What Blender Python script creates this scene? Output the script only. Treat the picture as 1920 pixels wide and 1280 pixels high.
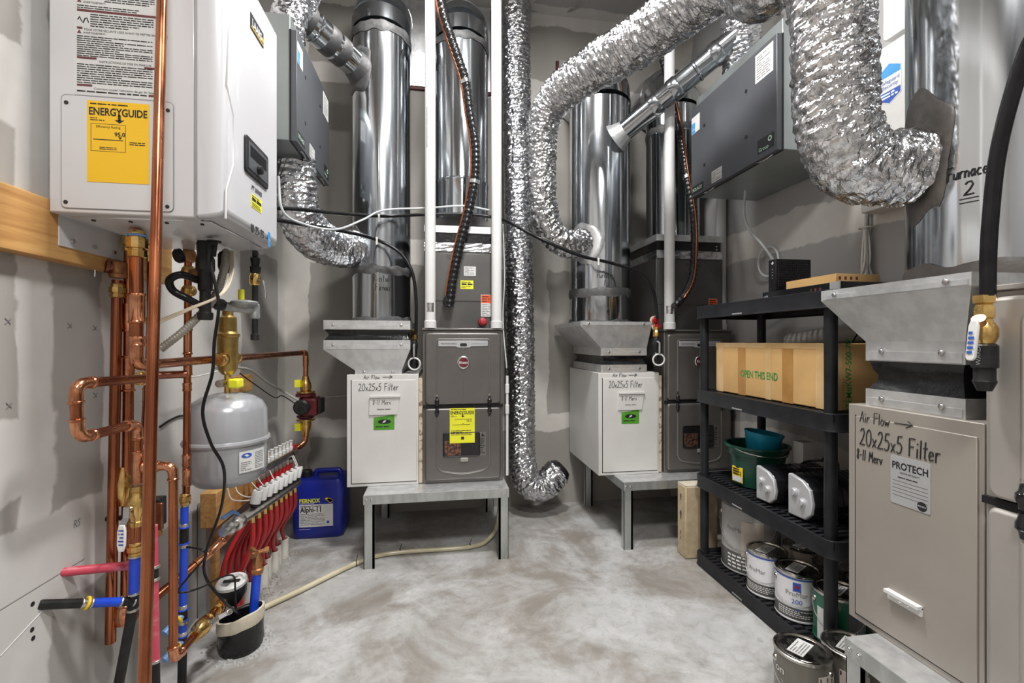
import bpy, math, random
from mathutils import Vector, Matrix, noise
random.seed(7)
for o in list(bpy.data.objects): bpy.data.objects.remove(o, do_unlink=True)
SC = bpy.context.scene; COL = SC.collection
V = Vector; PI = math.pi
# ---------------------------------------------------------------- camera, light, exposure
FPX = 853.33; CAMH = 1.2; YAW = math.atan(135/FPX); CA, SA = math.cos(YAW), math.sin(YAW)
cd = bpy.data.cameras.new('camera'); cd.lens = 16; cd.sensor_width = 36; cd.clip_start = .02
cam = bpy.data.objects.new('camera', cd); COL.objects.link(cam)
cam.location = (0, 0, CAMH); cam.rotation_euler = (PI/2, 0, -YAW); SC.camera = cam
SC.view_settings.view_transform = 'Standard'; SC.view_settings.look = 'None'
SC.view_settings.gamma = 1; SC.view_settings.use_curve_mapping = False
SC.view_settings.exposure = 0.36
w = bpy.data.worlds.new('world'); SC.world = w; w.use_nodes = True
w.node_tree.nodes['Background'].inputs[0].default_value = (.9, .95, 1, 1)
w.node_tree.nodes['Background'].inputs[1].default_value = .35
ZC_LAMP = 3.505
LAMPS = [(.42, 1.45, 3.5, 62, .16), (.25, -.55, 3.5, 66, .3), (-.1, 2.3, 3.53, 16, .16)]
for i, (x, y, z, e, r) in enumerate(LAMPS):
    ld = bpy.data.lights.new('ceiling_bulb_light', 'AREA'); ld.shape = 'DISK'; ld.size = r*2; ld.energy = e
    ld.color = (1, .985, .965)
    lo = bpy.data.objects.new('ceiling_bulb_light', ld); COL.objects.link(lo); lo.location = (x, y, ZC_LAMP)
# ---------------------------------------------------------------- helpers
WL = {}
def ray(u, v):
    a = (u-960)/FPX
    return V((a*CA+SA, -a*SA+CA, -(v-640)/FPX))
def at(u, v, X=None, Y=None, Z=None):            # a point of the place that lies on a known plane
    d = ray(u, v)
    t = X/d.x if X is not None else Y/d.y if Y is not None else (Z-CAMH)/d.z
    return V((0, 0, CAMH)) + d*t
def planemap(o, xd, yd=(0, 0, 1), n=None):
    o, xd, yd = V(o), V(xd), V(yd); n = V(n) if n else xd.cross(yd)
    return lambda x, y, h=0: o + xd*x + yd*y + n*h
def cylmap(cx, cy, R, ang0, z0):                 # x runs round a vertical duct, y runs up
    def f(x, y, h=0):
        a = ang0 + x/R
        return V((cx + (R+h)*math.cos(a), cy + (R+h)*math.sin(a), z0+y))
    return f
def rect(x0, y0, x1, y1, r=0, n=4):
    if not r: return [(x0, y0), (x1, y0), (x1, y1), (x0, y1)]
    out = []
    for cx, cy, a in ((x1-r, y0+r, -90), (x1-r, y1-r, 0), (x0+r, y1-r, 90), (x0+r, y0+r, 180)):
        for k in range(n+1):
            t = math.radians(a+90*k/n); out.append((cx+r*math.cos(t), cy+r*math.sin(t)))
    return out
def circ(cx, cy, r, n=24, ry=None):
    return [(cx+r*math.cos(2*PI*k/n), cy+(ry or r)*math.sin(2*PI*k/n)) for k in range(n)]
def frame(d):
    d = V(d).normalized(); a = V((0, 0, 1)) if abs(d.z) < .9 else V((1, 0, 0))
    x = a.cross(d).normalized(); return x, d.cross(x), d
def fillet(pts, rad, n=7):
    pts = [V(p) for p in pts]; out = [pts[0]]
    for i in range(1, len(pts)-1):
        a, b, c = pts[i-1], pts[i], pts[i+1]
        d1, d2 = (a-b), (c-b); l = min(rad, d1.length*.49, d2.length*.49)
        p, q = b+d1.normalized()*l, b+d2.normalized()*l
        for k in range(n+1):
            t = k/n; out.append(p*(1-t)**2 + b*2*t*(1-t) + q*t*t)
    out.append(pts[-1]); return out
def smooth(pts, n=8):
    pts = [V(p) for p in pts]; P = [pts[0]*2-pts[1]] + pts + [pts[-1]*2-pts[-2]]; out = []
    for i in range(1, len(P)-2):
        a, b, c, d = P[i-1:i+3]
        for k in range(n):
            t = k/n
            out.append(.5*((2*b)+(c-a)*t+(2*a-5*b+4*c-d)*t*t+(3*b-a-3*c+d)*t**3))
    out.append(pts[-1]); return out
def resample(pts, step):
    out = [pts[0]]; acc = 0
    for a, b in zip(pts, pts[1:]):
        L = (b-a).length
        if L == 0: continue
        pos = step-acc
        while pos <= L:
            out.append(a.lerp(b, pos/L)); pos += step
        acc = L-(pos-step)
    if (out[-1]-pts[-1]).length > step*.3: out.append(pts[-1])
    return out
class B:
    def __init__(s): s.v = []; s.f = []
    def add(s, vs, fs):
        o = len(s.v); s.v += [V(v) for v in vs]; s.f += [[i+o for i in f] for f in fs]; return s
    def box(s, a, b):
        (x0, y0, z0), (x1, y1, z1) = a, b
        return s.add([(x, y, z) for z in (z0, z1) for x, y in ((x0, y0), (x1, y0), (x1, y1), (x0, y1))],
                     [(3, 2, 1, 0), (4, 5, 6, 7), (0, 1, 5, 4), (1, 2, 6, 5), (2, 3, 7, 6), (3, 0, 4, 7)])
    def slab(s, P, poly, h0, h1, inset=0):
        n = len(poly)
        cx = sum(p[0] for p in poly)/n; cy = sum(p[1] for p in poly)/n
        top = [P(x-(inset if x > cx else -inset), y-(inset if y > cy else -inset), h1) for x, y in poly]
        return s.loft([[P(x, y, h0) for x, y in poly], top])
    def loft(s, rings, caps=True):
        n = len(rings[0]); vs = [p for r in rings for p in r]; fs = []
        for k in range(len(rings)-1):
            for i in range(n):
                j = (i+1) % n; fs.append((k*n+i, k*n+j, k*n+n+j, k*n+n+i))
        if caps: fs += [tuple(range(n))[::-1], tuple((len(rings)-1)*n+i for i in range(n))]
        return s.add(vs, fs)
    def tube(s, pts, r, n=12, caps=True):
        pts = [V(p) for p in pts]; m = len(pts); rs = r if isinstance(r, (list, tuple)) else [r]*m
        tans = [(pts[min(i+1, m-1)]-pts[max(i-1, 0)]).normalized() for i in range(m)]
        x, y, _ = frame(tans[0]); rings = []
        for i in range(m):
            t = tans[i]; x = (x - t*x.dot(t)).normalized(); y = t.cross(x)
            rings.append([pts[i]+(x*math.cos(2*PI*k/n)+y*math.sin(2*PI*k/n))*rs[i] for k in range(n)])
        return s.loft(rings, caps)
    def cyl(s, p0, p1, r, r1=None, n=20): return s.tube([p0, p1], [r, r if r1 is None else r1], n)
    def lathe(s, o, d, prof, n=20):
        x, y, d = frame(d); o = V(o)
        return s.loft([[o+d*z+(x*math.cos(2*PI*k/n)+y*math.sin(2*PI*k/n))*max(r, 1e-4) for k in range(n)] for z, r in prof])
    def ball(s, c, r, n=12, sz=1):
        return s.lathe(V(c)-V((0, 0, r*sz)), (0, 0, 1), [(r*sz*(1-math.cos(PI*k/8)), r*math.sin(PI*k/8)) for k in range(9)], n)
    def torus(s, c, d, R, r, n=24, m=8, ry=None):
        x, y, d = frame(d); c = V(c); rings = []
        for k in range(n):
            a = 2*PI*k/n; e = x*math.cos(a)+y*math.sin(a)*(ry/R if ry else 1)
            rings.append([c+e*R+(e*math.cos(2*PI*j/m)+d*math.sin(2*PI*j/m))*r for j in range(m)])
        vs = [p for q in rings for p in q]; fs = []
        for k in range(n):
            for j in range(m):
                k2, j2 = (k+1) % n, (j+1) % m; fs.append((k*m+j, k2*m+j, k2*m+j2, k*m+j2))
        return s.add(vs, fs)
    def build(s, name, mat, parent=None, flat=False, bevel=0, label=None, root=False, ang=35, stuff=False):
        me = bpy.data.meshes.new(name); xs = [p.x for p in s.v]; ys = [p.y for p in s.v]; zs = [p.z for p in s.v]
        c = V((0, 0, 0)) if root else V(((min(xs)+max(xs))/2, (min(ys)+max(ys))/2, min(zs)))
        me.from_pydata([p-c for p in s.v], [], s.f); me.materials.append(M[mat] if isinstance(mat, str) else mat)
        import bmesh
        bm = bmesh.new(); bm.from_mesh(me); bmesh.ops.recalc_face_normals(bm, faces=bm.faces); bm.to_mesh(me); bm.free()
        if not flat:
            me.polygons.foreach_set('use_smooth', [True]*len(me.polygons)); me.set_sharp_from_angle(angle=math.radians(ang))
        o = bpy.data.objects.new(name, me); COL.objects.link(o); o.location = c; WL[o.name] = c
        if parent:
            o.parent = parent; o.matrix_parent_inverse = Matrix.Translation(-WL[parent.name])
        if bevel:
            b = o.modifiers.new('bevel', 'BEVEL'); b.width = bevel; b.segments = 2; b.limit_method = 'ANGLE'; b.angle_limit = .6
        if label: o['label'] = label
        if stuff: o['kind'] = 'stuff'
        return o
def thing(name, label, cat, loc, group=None):
    o = bpy.data.objects.new(name, None); COL.objects.link(o); o.location = loc; o.empty_display_size = .05
    o['label'] = label; o['category'] = cat; WL[o.name] = V(loc)
    if group: o['group'] = group
    return o
def tag(o, label, cat, group=None):
    o['label'] = label; o['category'] = cat
    if group: o['group'] = group
    return o
def struct(o): o['kind'] = 'structure'; return o
# ---------------------------------------------------------------- lettering
def textpts(txt, size, align='LEFT', squash=1, bold=0, shear=0):
    cu = bpy.data.curves.new('t', 'FONT'); cu.body = txt; cu.size = size; cu.align_x = align; cu.offset = bold; cu.shear = shear; cu.resolution_u = 3
    ob = bpy.data.objects.new('t', cu); me = bpy.data.meshes.new_from_object(ob)
    vs = [(v.co.x*squash, v.co.y) for v in me.vertices]; fs = [list(p.vertices) for p in me.polygons]
    bpy.data.objects.remove(ob); bpy.data.curves.remove(cu); bpy.data.meshes.remove(me)
    return vs, fs
def text(P, x, y, txt, size, mat, parent, align='LEFT', squash=1, bold=0, h=.0006, name='lettering', shear=0, rot=0, fit=None):
    vs, fs = textpts(txt, size, align, squash, bold, shear)
    if not vs: return
    if fit:
        k = fit/(max(a for a, d in vs)-min(a for a, d in vs)); vs = [(a*k, d) for a, d in vs]
    c, s_ = math.cos(rot), math.sin(rot)
    b = B(); b.add([P(x+a*c-d*s_, y+a*s_+d*c, h) for a, d in vs], fs)
    me_o = b.build(name, mat, parent, flat=True); return me_o
def fineprint(P, x0, y0, x1, y1, lines, mat, parent, h=.0006, fill=.92, th=.45, name='fine_print', seed=1, maxw=4):
    rnd = random.Random(seed); b = B(); dy = (y1-y0)/lines
    for k in range(lines):
        y = y1-dy*(k+.75); x = x0; end = x0+(x1-x0)*(fill if rnd.random() > .25 else rnd.uniform(.4, .9))
        while x < end:
            wd = min(rnd.uniform(.8, maxw)*dy, end-x)
            q = [P(x, y, h), P(x+wd, y, h), P(x+wd, y+dy*th*rnd.uniform(.75, 1), h), P(x, y+dy*th, h)]
            b.add(q, [(0, 1, 2, 3)]); x += wd+dy*.35
    return b.build(name, mat, parent, flat=True)
def ell(cx, cy, rx, ry, n=10, a0=0, a1=360): return [(cx+rx*math.cos(math.radians(a0+(a1-a0)*k/n)), cy+ry*math.sin(math.radians(a0+(a1-a0)*k/n))) for k in range(n+1)]
GL = {
 'A': (.62, [[(0, 0), (.3, 1), (.6, 0)], [(.12, .38), (.5, .4)]]), 'i': (.2, [[(.1, 0), (.1, .5)], [(.1, .72), (.11, .8)]]),
 'r': (.42, [[(.05, .52), (.06, 0)], [(.06, .32), (.2, .52), (.4, .5)]]), 'F': (.55, [[(.03, 0), (0, 1), (.52, 1)], [(0, .55), (.4, .56)]]),
 'l': (.22, [[(.1, 1), (.1, 0)]]), 'o': (.46, [ell(.22, .27, .2, .27)]), 'w': (.66, [[(0, .52), (.14, 0), (.3, .42), (.44, 0), (.62, .54)]]),
 '2': (.6, [[(.02, .82), (.14, .98), (.36, 1), (.46, .76), (.32, .42), (0, .02), (.58, .06)]]), '0': (.6, [ell(.27, .5, .26, .5, 14, 80, 440)]),
 'x': (.48, [[(0, .5), (.4, .02)], [(.4, .5), (.02, 0)]]), '5': (.58, [[(.5, 1), (.12, .98), (.06, .56), (.3, .62), (.5, .4), (.4, .08), (.16, 0), (0, .1)]]),
 't': (.4, [[(.18, .95), (.16, .06), (.3, .02)], [(0, .6), (.38, .64)]]), 'e': (.46, [[(.03, .28), (.38, .32), (.32, .5), (.14, .52), (.02, .28), (.12, .03), (.42, .1)]]),
 '8': (.5, [[(.4, .85), (.2, 1), (.05, .8), (.38, .3), (.25, 0), (.05, .2), (.42, .85)]]), '-': (.4, [[(.02, .45), (.32, .47)]]), '1': (.25, [[(.12, 1), (.1, 0)]]),
 'm': (.7, [[(.02, 0), (.04, .5), (.1, .4), (.22, .52), (.3, .4), (.32, 0)], [(.32, .36), (.46, .52), (.58, .4), (.6, 0)]]), 'v': (.45, [[(0, .52), (.18, 0), (.4, .56)]]),
 'M': (.75, [[(0, 0), (.12, .95), (.34, .35), (.58, 1), (.68, 0)]]), 'u': (.46, [[(0, .5), (.02, .1), (.2, 0), (.36, .2), (.38, .52), (.4, 0)]]), 'n': (.46, [[(.02, .5), (.02, 0)], [(.02, .36), (.2, .52), (.36, .4), (.38, 0)]]),
 'a': (.46, [[(.36, .5), (.16, .52), (.02, .25), (.14, 0), (.34, .2), (.36, .52), (.42, 0)]]), 'c': (.42, [[(.36, .46), (.16, .52), (.02, .25), (.14, 0), (.4, .08)]]),
 'R': (.58, [[(.03, 0), (0, 1), (.34, 1), (.44, .78), (.3, .55), (.04, .5)], [(.2, .52), (.54, 0)]]), 'd': (.46, [[(.36, .5), (.14, .5), (.02, .22), (.16, 0), (.34, .2)], [(.38, 1), (.38, 0)]]),
 '3': (.52, [[(.03, .92), (.3, 1), (.42, .78), (.18, .54), (.44, .36), (.34, .04), (0, .06)]]), ' ': (.42, []), 'S': (.5, [[(.45, .9), (.2, 1), (.05, .75), (.4, .4), (.3, .02), (0, .1)]]),
 '>': (1.3, [[(0, .45), (1.2, .5)], [(.85, .85), (1.2, .5), (.8, .15)]])}
def hand(P, x, y, txt, size, mat, parent, r=.0014, h=.0005, name='handwriting', slant=.08, fit=None):
    b = B(); tw = sum(GL[c][0]+.1 for c in txt)*size; sx_ = fit/tw if fit else 1; xb = x
    for ch in txt:
        wd, st = GL[ch]
        for s in st:
            pts = [(xb+(x-xb+(px_+py_*slant)*size)*sx_, y+py_*size) for px_, py_ in s]
            fine = []
            for (a, c), (d, e) in zip(pts, pts[1:]):
                fine += [(a+(d-a)*k/3, c+(e-c)*k/3) for k in range(3)]
            fine.append(pts[-1]); b.tube([P(a, c, h) for a, c in fine], r, 6)
        x += (wd+.1)*size
    return b.build(name, mat, parent)
# ---------------------------------------------------------------- materials
M = {}
def nd(nt, t, **k):
    n = nt.nodes.new(t)
    for a, b in k.items():
        if a.startswith('i_'):
            key = a[2:]; key = int(key) if key.isdigit() else key
            if hasattr(b, 'is_linked') : nt.links.new(b, n.inputs[key])
            else: n.inputs[key].default_value = b
        else: setattr(n, a, b)
    return n
def mth(nt, op, a, b=0, c=None, clamp=False):
    n = nt.nodes.new('ShaderNodeMath'); n.operation = op; n.use_clamp = clamp
    for i, q in enumerate((a, b) if c is None else (a, b, c)):
        if hasattr(q, 'is_linked'): nt.links.new(q, n.inputs[i])
        else: n.inputs[i].default_value = q
    return n.outputs[0]
def mixc(nt, f, a, b):
    n = nt.nodes.new('ShaderNodeMix'); n.data_type = 'RGBA'
    for s, q in ((n.inputs['Factor'], f), (n.inputs['A'], a), (n.inputs['B'], b)):
        if hasattr(q, 'is_linked'): nt.links.new(q, s)
        else: s.default_value = q if not isinstance(q, tuple) else (*q, 1)[:4]
    return n.outputs['Result']
def rng(nt, v, a, b, c=0, d=1):
    n = nt.nodes.new('ShaderNodeMapRange'); n.interpolation_type = 'SMOOTHSTEP'
    nt.links.new(v, n.inputs[0])
    for i, q in enumerate((a, b, c, d)): n.inputs[i+1].default_value = q
    return n.outputs[0]
def base(name):
    m = bpy.data.materials.new(name); m.use_nodes = True; M[name] = m; nt = m.node_tree
    return m, nt, nt.nodes['Principled BSDF']
def coords(nt, stretch=(1, 1, 1)):
    tc = nd(nt, 'ShaderNodeTexCoord'); mp = nd(nt, 'ShaderNodeMapping', i_Vector=tc.outputs['Object']); mp.inputs['Scale'].default_value = stretch
    return mp.outputs[0]
def nse(nt, vec, scale, detail=4, dist=0, rough=.55):
    n = nd(nt, 'ShaderNodeTexNoise', i_Vector=vec, i_Scale=scale, i_Detail=detail, i_Distortion=dist, i_Roughness=rough); return n.outputs['Fac']
def mat(name, col, rough=.5, metal=0, col2=None, vs=6, bump=0, bs=60, stretch=(1, 1, 1), rvar=0, lo=.35, hi=.65, dist=0, bdist=.002, spec=.5, coat=0, trans=0, aniso=0, emit=0):
    m, nt, p = base(name); vec = coords(nt, stretch)
    p.inputs['Roughness'].default_value = rough; p.inputs['Metallic'].default_value = metal
    p.inputs['Specular IOR Level'].default_value = spec; p.inputs['Coat Weight'].default_value = coat; p.inputs['Transmission Weight'].default_value = trans
    if aniso: p.inputs['Anisotropic'].default_value = aniso
    c2 = col2 or tuple(x*.88 for x in col)
    f = rng(nt, nse(nt, vec, vs, 5, dist), lo, hi)
    nt.links.new(mixc(nt, f, col, c2), p.inputs['Base Color'])
    if rvar: nt.links.new(rng(nt, nse(nt, vec, vs*2.3, 4), .3, .7, max(rough-rvar, .03), rough+rvar), p.inputs['Roughness'])
    if bump:
        bn = nd(nt, 'ShaderNodeBump', i_Height=nse(nt, vec, bs, 4), i_Strength=bump, i_Distance=bdist); nt.links.new(bn.outputs[0], p.inputs['Normal'])
    if emit: p.inputs['Emission Color'].default_value = (*col, 1); p.inputs['Emission Strength'].default_value = emit
    return m
mat('galv', (.58, .605, .63), .15, 1, (.42, .445, .47), 3, .16, 5, (1, 1, .12), .05, bdist=.01)
mat('galv_dull', (.72, .73, .735), .34, .7, (.6, .61, .62), 22, .08, 40, rvar=.06)
mat('galv_leg', (.56, .58, .57), .42, .8, (.44, .46, .45), 20, .1, 50, (1, 1, .3), .06)
mat('copper', (.5, .18, .085), .25, 1, (.28, .09, .046), 9, .05, 30, (1, 1, .35), .07)
mat('copper_bright', (.72, .34, .19), .18, 1, (.5, .19, .1), 26, .12, 40, rvar=.08)
mat('copper_dark', (.4, .16, .1), .32, 1, (.24, .1, .07), 14, .05, 30, rvar=.06)
mat('brass', (.78, .53, .2), .22, 1, (.6, .37, .12), 22, .1, 60, rvar=.08)
mat('bronze', (.5, .25, .11), .42, .9, (.36, .17, .08), 40, .3, 90)
mat('steel', (.7, .7, .7), .25, 1, (.55, .55, .56), 20)
mat('nickel', (.72, .7, .66), .28, 1, (.5, .5, .48), 30, .1, 60)
mat('iron_black', (.012, .012, .013), .38, 0, (.022, .022, .022), 30, .25, 120, spec=.3)
mat('white_enamel', (.6, .595, .605), .3, 0, (.57, .565, .575), 2, .02, 300, coat=.25)
mat('white_cover', (.58, .58, .6), .22, 0, (.56, .56, .58), 2, coat=.3)
mat('cabinet_white', (.62, .61, .59), .38, 0, (.56, .55, .53), 2.5, .03, 200)
mat('tan_steel', (.34, .31, .275), .42, .25, (.29, .265, .235), 3, .03, 120, lo=.3, hi=.75)
mat('furnace_grey', (.15, .14, .13), .38, .45, (.12, .112, .105), 3, .04, 160)
mat('furnace_trim', (.2, .19, .18), .32, .5)
mat('furnace_light', (.38, .355, .33), .4, .3, (.33, .31, .285), 3)
mat('coil_grey', (.13, .125, .12), .36, .55, (.1, .098, .095), 3)
mat('erv_front', (.1, .104, .115), .4, .35, (.085, .09, .1), 2)
mat('erv_body', (.36, .39, .39), .34, .7, (.3, .33, .33), 2.5)
mat('pvc', (.66, .66, .655), .3, 0, (.61, .61, .6), 3)
mat('pvc_dirty', (.68, .66, .6), .5, 0, (.4, .36, .3), 30, lo=.5, hi=.8)
mat('black_plastic', (.011, .011, .012), .4, 0, (.018, .018, .02), 12, .1, 200, spec=.25)
mat('shelf_plastic', (.012, .0125, .0145), .42, 0, (.02, .021, .024), 9, .15, 220, spec=.25)
mat('black_gloss', (.012, .012, .014), .12, 0)
mat('rubber', (.008, .008, .009), .24, 0, (.012, .012, .013), 20, spec=.22)
mat('tape_black', (.01, .01, .011), .2, 0, (.1, .1, .1), 60, .8, 45, lo=.68, hi=.76, bdist=.004, spec=.4)
mat('canvas_black', (.006, .006, .007), .2, 0, (.011, .011, .012), 20, .4, 30, bdist=.006)
mat('mastic', (.1, .1, .1), .5, 0, (.05, .05, .052), 14, .7, 30, bdist=.005)
mat('mastic_brown', (.1, .088, .08), .45, 0, (.07, .062, .056), 14, .7, 25, bdist=.005)
mat('pex_red', (.5, .02, .025), .35, 0, (.4, .015, .02), 9)
mat('pex_pink', (.55, .06, .1), .4, 0, (.62, .2, .24), 30, stretch=(.3, 1, 1), lo=.5, hi=.7)
mat('pex_blue', (.012, .07, .62), .33, 0, (.01, .05, .5), 9)
mat('pex_pale', (.16, .34, .7), .35, 0)
mat('jug_blue', (.01, .022, .27), .3, 0, (.008, .017, .21), 5, .05, 30)
mat('grey_paint', (.4, .41, .42), .32, .2, (.36, .37, .38), 3)
mat('grey_cast', (.42, .43, .43), .45, .6, (.3, .31, .31), 40, .3, 100)
mat('pump_red', (.13, .012, .018), .4, 0, (.09, .01, .014), 30, .2, 100)
mat('red', (.34, .014, .018), .4); mat('brass_matte', (.46, .32, .11), .38, .9, (.38, .25, .08), 30, .1, 80); mat('orange_red', (.75, .1, .02), .5)
mat('yellow', (.85, .6, .02), .5); mat('yellow_bright', (.8, .78, .03), .5); mat('amber', (.83, .5, .012), .45, 0, (.8, .47, .01), 3)
mat('paper', (.62, .62, .61), .6); mat('label_grey', (.5, .51, .52), .35, .4); mat('ink', (.012, .012, .014), .5); mat('ink_brown', (.13, .03, .035), .5)
mat('ink_green', (.02, .3, .06), .6); mat('ink_grey', (.2, .2, .2), .6); mat('ink_blue', (.03, .09, .4), .5); mat('white_print', (.8, .8, .8), .5); mat('mint_print', (.55, .8, .62), .5)
mat('green_label', (.06, .27, .015), .45, 0, (.09, .33, .03), 20); mat('star_blue', (.05, .28, .6), .5)
mat('bucket_green', (.006, .05, .032), .28, 0, (.008, .06, .038), 5); mat('bowl_blue', (.01, .22, .36), .3, 0, (.012, .26, .4), 5)
mat('can_metal', (.62, .6, .56), .25, 1, (.4, .38, .35), 14, .15, 40, rvar=.1)
mat('can_grey', (.36, .355, .35), .4, 0, (.3, .3, .29), 4); mat('can_white', (.68, .68, .7), .35, 0, (.6, .6, .62), 4); mat('can_dark', (.09, .088, .085), .35); mat('can_green', (.012, .1, .055), .3, 0, (.014, .14, .08), 6); mat('can_bronze', (.2, .19, .165), .3, .5)
mat('can_paper', (.5, .45, .4), .6, 0, (.42, .36, .3), 10)
mat('cardboard', (.6, .37, .15), .7, 0, (.54, .33, .13), 4, .1, 60); mat('cardboard_tape', (.4, .2, .06), .25, 0, (.46, .25, .08), 10)
mat('cardboard_edge', (.42, .23, .08), .7)
mat('clear_tape', (.66, .46, .24), .12, 0, (.58, .38, .17), 8)
mat('silver_plastic', (.62, .63, .65), .3, .4); mat('fibre', (.55, .46, .34), .8, 0, (.2, .15, .1), 30, .6, 50, lo=.5, hi=.62)
mat('foam_block', (.5, .4, .26), .8, 0, (.42, .33, .21), 20, .3, 60); mat('foam_pale', (.6, .55, .43), .8, 0, (.5, .45, .36), 20, .2, 60)
mat('hose_clear', (.62, .56, .4), .2, 0, (.5, .44, .3), 8, spec=.6); mat('tube_clear', (.6, .63, .64), .12, 0, (.45, .48, .5), 9, spec=.7)
mat('wire_white', (.66, .65, .62), .5); mat('wire_cream', (.6, .52, .4), .5); mat('wire_grey', (.32, .32, .31), .5); mat('flex_grey', (.34, .32, .28), .4, .3)
mat('red_caulk', (.1, .012, .01), .6, 0, (.06, .008, .007), 20, .5, 40); mat('pvc_cream', (.66, .6, .45), .5)
mat('lamp_glow', (1, .97, .93), .5, emit=4)
mat('dark_void', (.01, .01, .01), .6); mat('copper_inside', (.25, .12, .08), .4, .6, (.06, .04, .04), 60, lo=.45, hi=.55)
mat('tape_silver', (.75, .76, .78), .22, 1, (.5, .5, .52), 40, .6, 40, bdist=.004)
mat('tank_steel', (.39, .4, .42), .24, .35, (.36, .37, .39), 2.5)
def wood():
    m, nt, p = base('wood'); vec = coords(nt, (9, .7, 9)); f = nse(nt, vec, 3.2, 5, 1.2)
    nt.links.new(mixc(nt, rng(nt, f, .3, .7), (.62, .36, .13), (.42, .2, .06)), p.inputs['Base Color']); p.inputs['Roughness'].default_value = .55
wood()
def foil(name, c1, c2, rough):
    m, nt, p = base(name); vec = coords(nt); p.inputs['Metallic'].default_value = 1; p.inputs['Roughness'].default_value = rough
    nt.links.new(mixc(nt, rng(nt, nse(nt, vec, 28, 4), .35, .68), c1, c2), p.inputs['Base Color'])
    vo = nd(nt, 'ShaderNodeTexVoronoi', i_Vector=vec, i_Scale=150.0); h = mth(nt, 'ADD', vo.outputs['Distance'], nse(nt, vec, 190, 3))
    bn = nd(nt, 'ShaderNodeBump', i_Height=h, i_Strength=.35, i_Distance=.003); nt.links.new(bn.outputs[0], p.inputs['Normal'])
foil('foil', (.74, .75, .77), (.42, .43, .46), .1); foil('foil_warm', (.72, .725, .735), (.42, .42, .435), .1)
def concrete():
    m, nt, p = base('concrete'); vec = coords(nt)
    a = rng(nt, nse(nt, vec, 1.7, 8, .8, .65), .4, .62); b = rng(nt, nse(nt, vec, 3.1, 8, .7, .68), .4, .75); d = rng(nt, nse(nt, vec, 16, 8, 1, .7), .45, .75)
    c = mixc(nt, a, (.235, .215, .188), (.42, .42, .415)); c = mixc(nt, mth(nt, 'MULTIPLY', b, .6), c, (.6, .605, .615)); c = mixc(nt, mth(nt, 'MULTIPLY', d, .5), c, (.2, .19, .172))
    sp = rng(nt, nse(nt, vec, 60, 3), .68, .74); c = mixc(nt, mth(nt, 'MULTIPLY', sp, .6), c, (.2, .19, .17))
    nt.links.new(c, p.inputs['Base Color']); nt.links.new(rng(nt, b, 0, 1, .42, .7), p.inputs['Roughness'])
    bn = nd(nt, 'ShaderNodeBump', i_Height=nse(nt, vec, 30, 6), i_Strength=.18, i_Distance=.004); nt.links.new(bn.outputs[0], p.inputs['Normal'])
concrete()
def drywall(name, bands, paper=(.29, .275, .252), mud=(.58, .555, .52), smear=.55):
    m, nt, p = base(name); tc = nd(nt, 'ShaderNodeTexCoord'); vec = tc.outputs['Object']
    sx = nd(nt, 'ShaderNodeSeparateXYZ', i_Vector=vec); ax = {'x': sx.outputs[0], 'y': sx.outputs[1], 'z': sx.outputs[2]}
    wob = mth(nt, 'SUBTRACT', nse(nt, vec, 3.5, 5, .6), .5); mk = None
    for b in bands:
        a, c, hw = b[:3]; lim = b[3] if len(b) > 3 else None
        d = mth(nt, 'ABSOLUTE', mth(nt, 'SUBTRACT', mth(nt, 'ADD', ax[a], mth(nt, 'MULTIPLY', wob, .12 if hw > .03 else .05)), c))
        q = rng(nt, d, hw+.006, hw-.006)
        if lim:
            q = mth(nt, 'MULTIPLY', q, rng(nt, mth(nt, 'ADD', ax[lim[0]], mth(nt, 'MULTIPLY', wob, .1)), lim[1]-.01, lim[1]+.01))
            q = mth(nt, 'MULTIPLY', q, rng(nt, mth(nt, 'ADD', ax[lim[0]], mth(nt, 'MULTIPLY', wob, .1)), lim[2]+.01, lim[2]-.01))
        mk = q if mk is None else mth(nt, 'MAXIMUM', mk, q)
    blot = rng(nt, nse(nt, vec, 2.2, 6, 1), 1-smear*.62, 1-smear*.62+.05)
    mk = mth(nt, 'MAXIMUM', mk, mth(nt, 'MULTIPLY', blot, .7))
    thin = rng(nt, nse(nt, vec, 9, 5), .3, .75, .8, 1)
    c = mixc(nt, mth(nt, 'MULTIPLY', mk, thin), mixc(nt, nse(nt, vec, 4, 4), paper, tuple(x*1.16 for x in paper)), mud)
    nt.links.new(c, p.inputs['Base Color']); p.inputs['Roughness'].default_value = .75; p.inputs['Specular IOR Level'].default_value = .25
    bn = nd(nt, 'ShaderNodeBump', i_Height=mth(nt, 'ADD', mk, mth(nt, 'MULTIPLY', nse(nt, vec, 120, 3), .1)), i_Strength=.25, i_Distance=.002); nt.links.new(bn.outputs[0], p.inputs['Normal'])
XL, XR, YB, YF, ZC = -1.04, 1.88, 3.29, -1.9, 3.62
drywall('drywall_back', [('z', .6, .06), ('z', 1.83, .1), ('z', 3.05, .07), ('x', XL+.02, .13), ('x', XR, .12), ('z', ZC, .1), ('x', .72, .07, ('z', .6, 3))], smear=.35)
drywall('drywall_left', [('z', .6, .13), ('z', .2, .3, ('y', 0, 1.36)), ('z', 1.83, .1), ('z', 3.05, .1), ('y', 1.36, .05), ('y', .15, .06), ('y', YB, .13), ('y', 2.1, .5, ('z', .62, 1.75)), ('z', .9, .1, ('y', .9, 1.42))], paper=(.33, .315, .295), mud=(.62, .605, .585), smear=.45)
drywall('drywall_right', [('z', .6, .1), ('z', 1.8, .1), ('z', 3.02, .1), ('y', YB, .12), ('y', 1.5, .07)], paper=(.34, .335, .33), mud=(.6, .575, .54), smear=.3)
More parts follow.
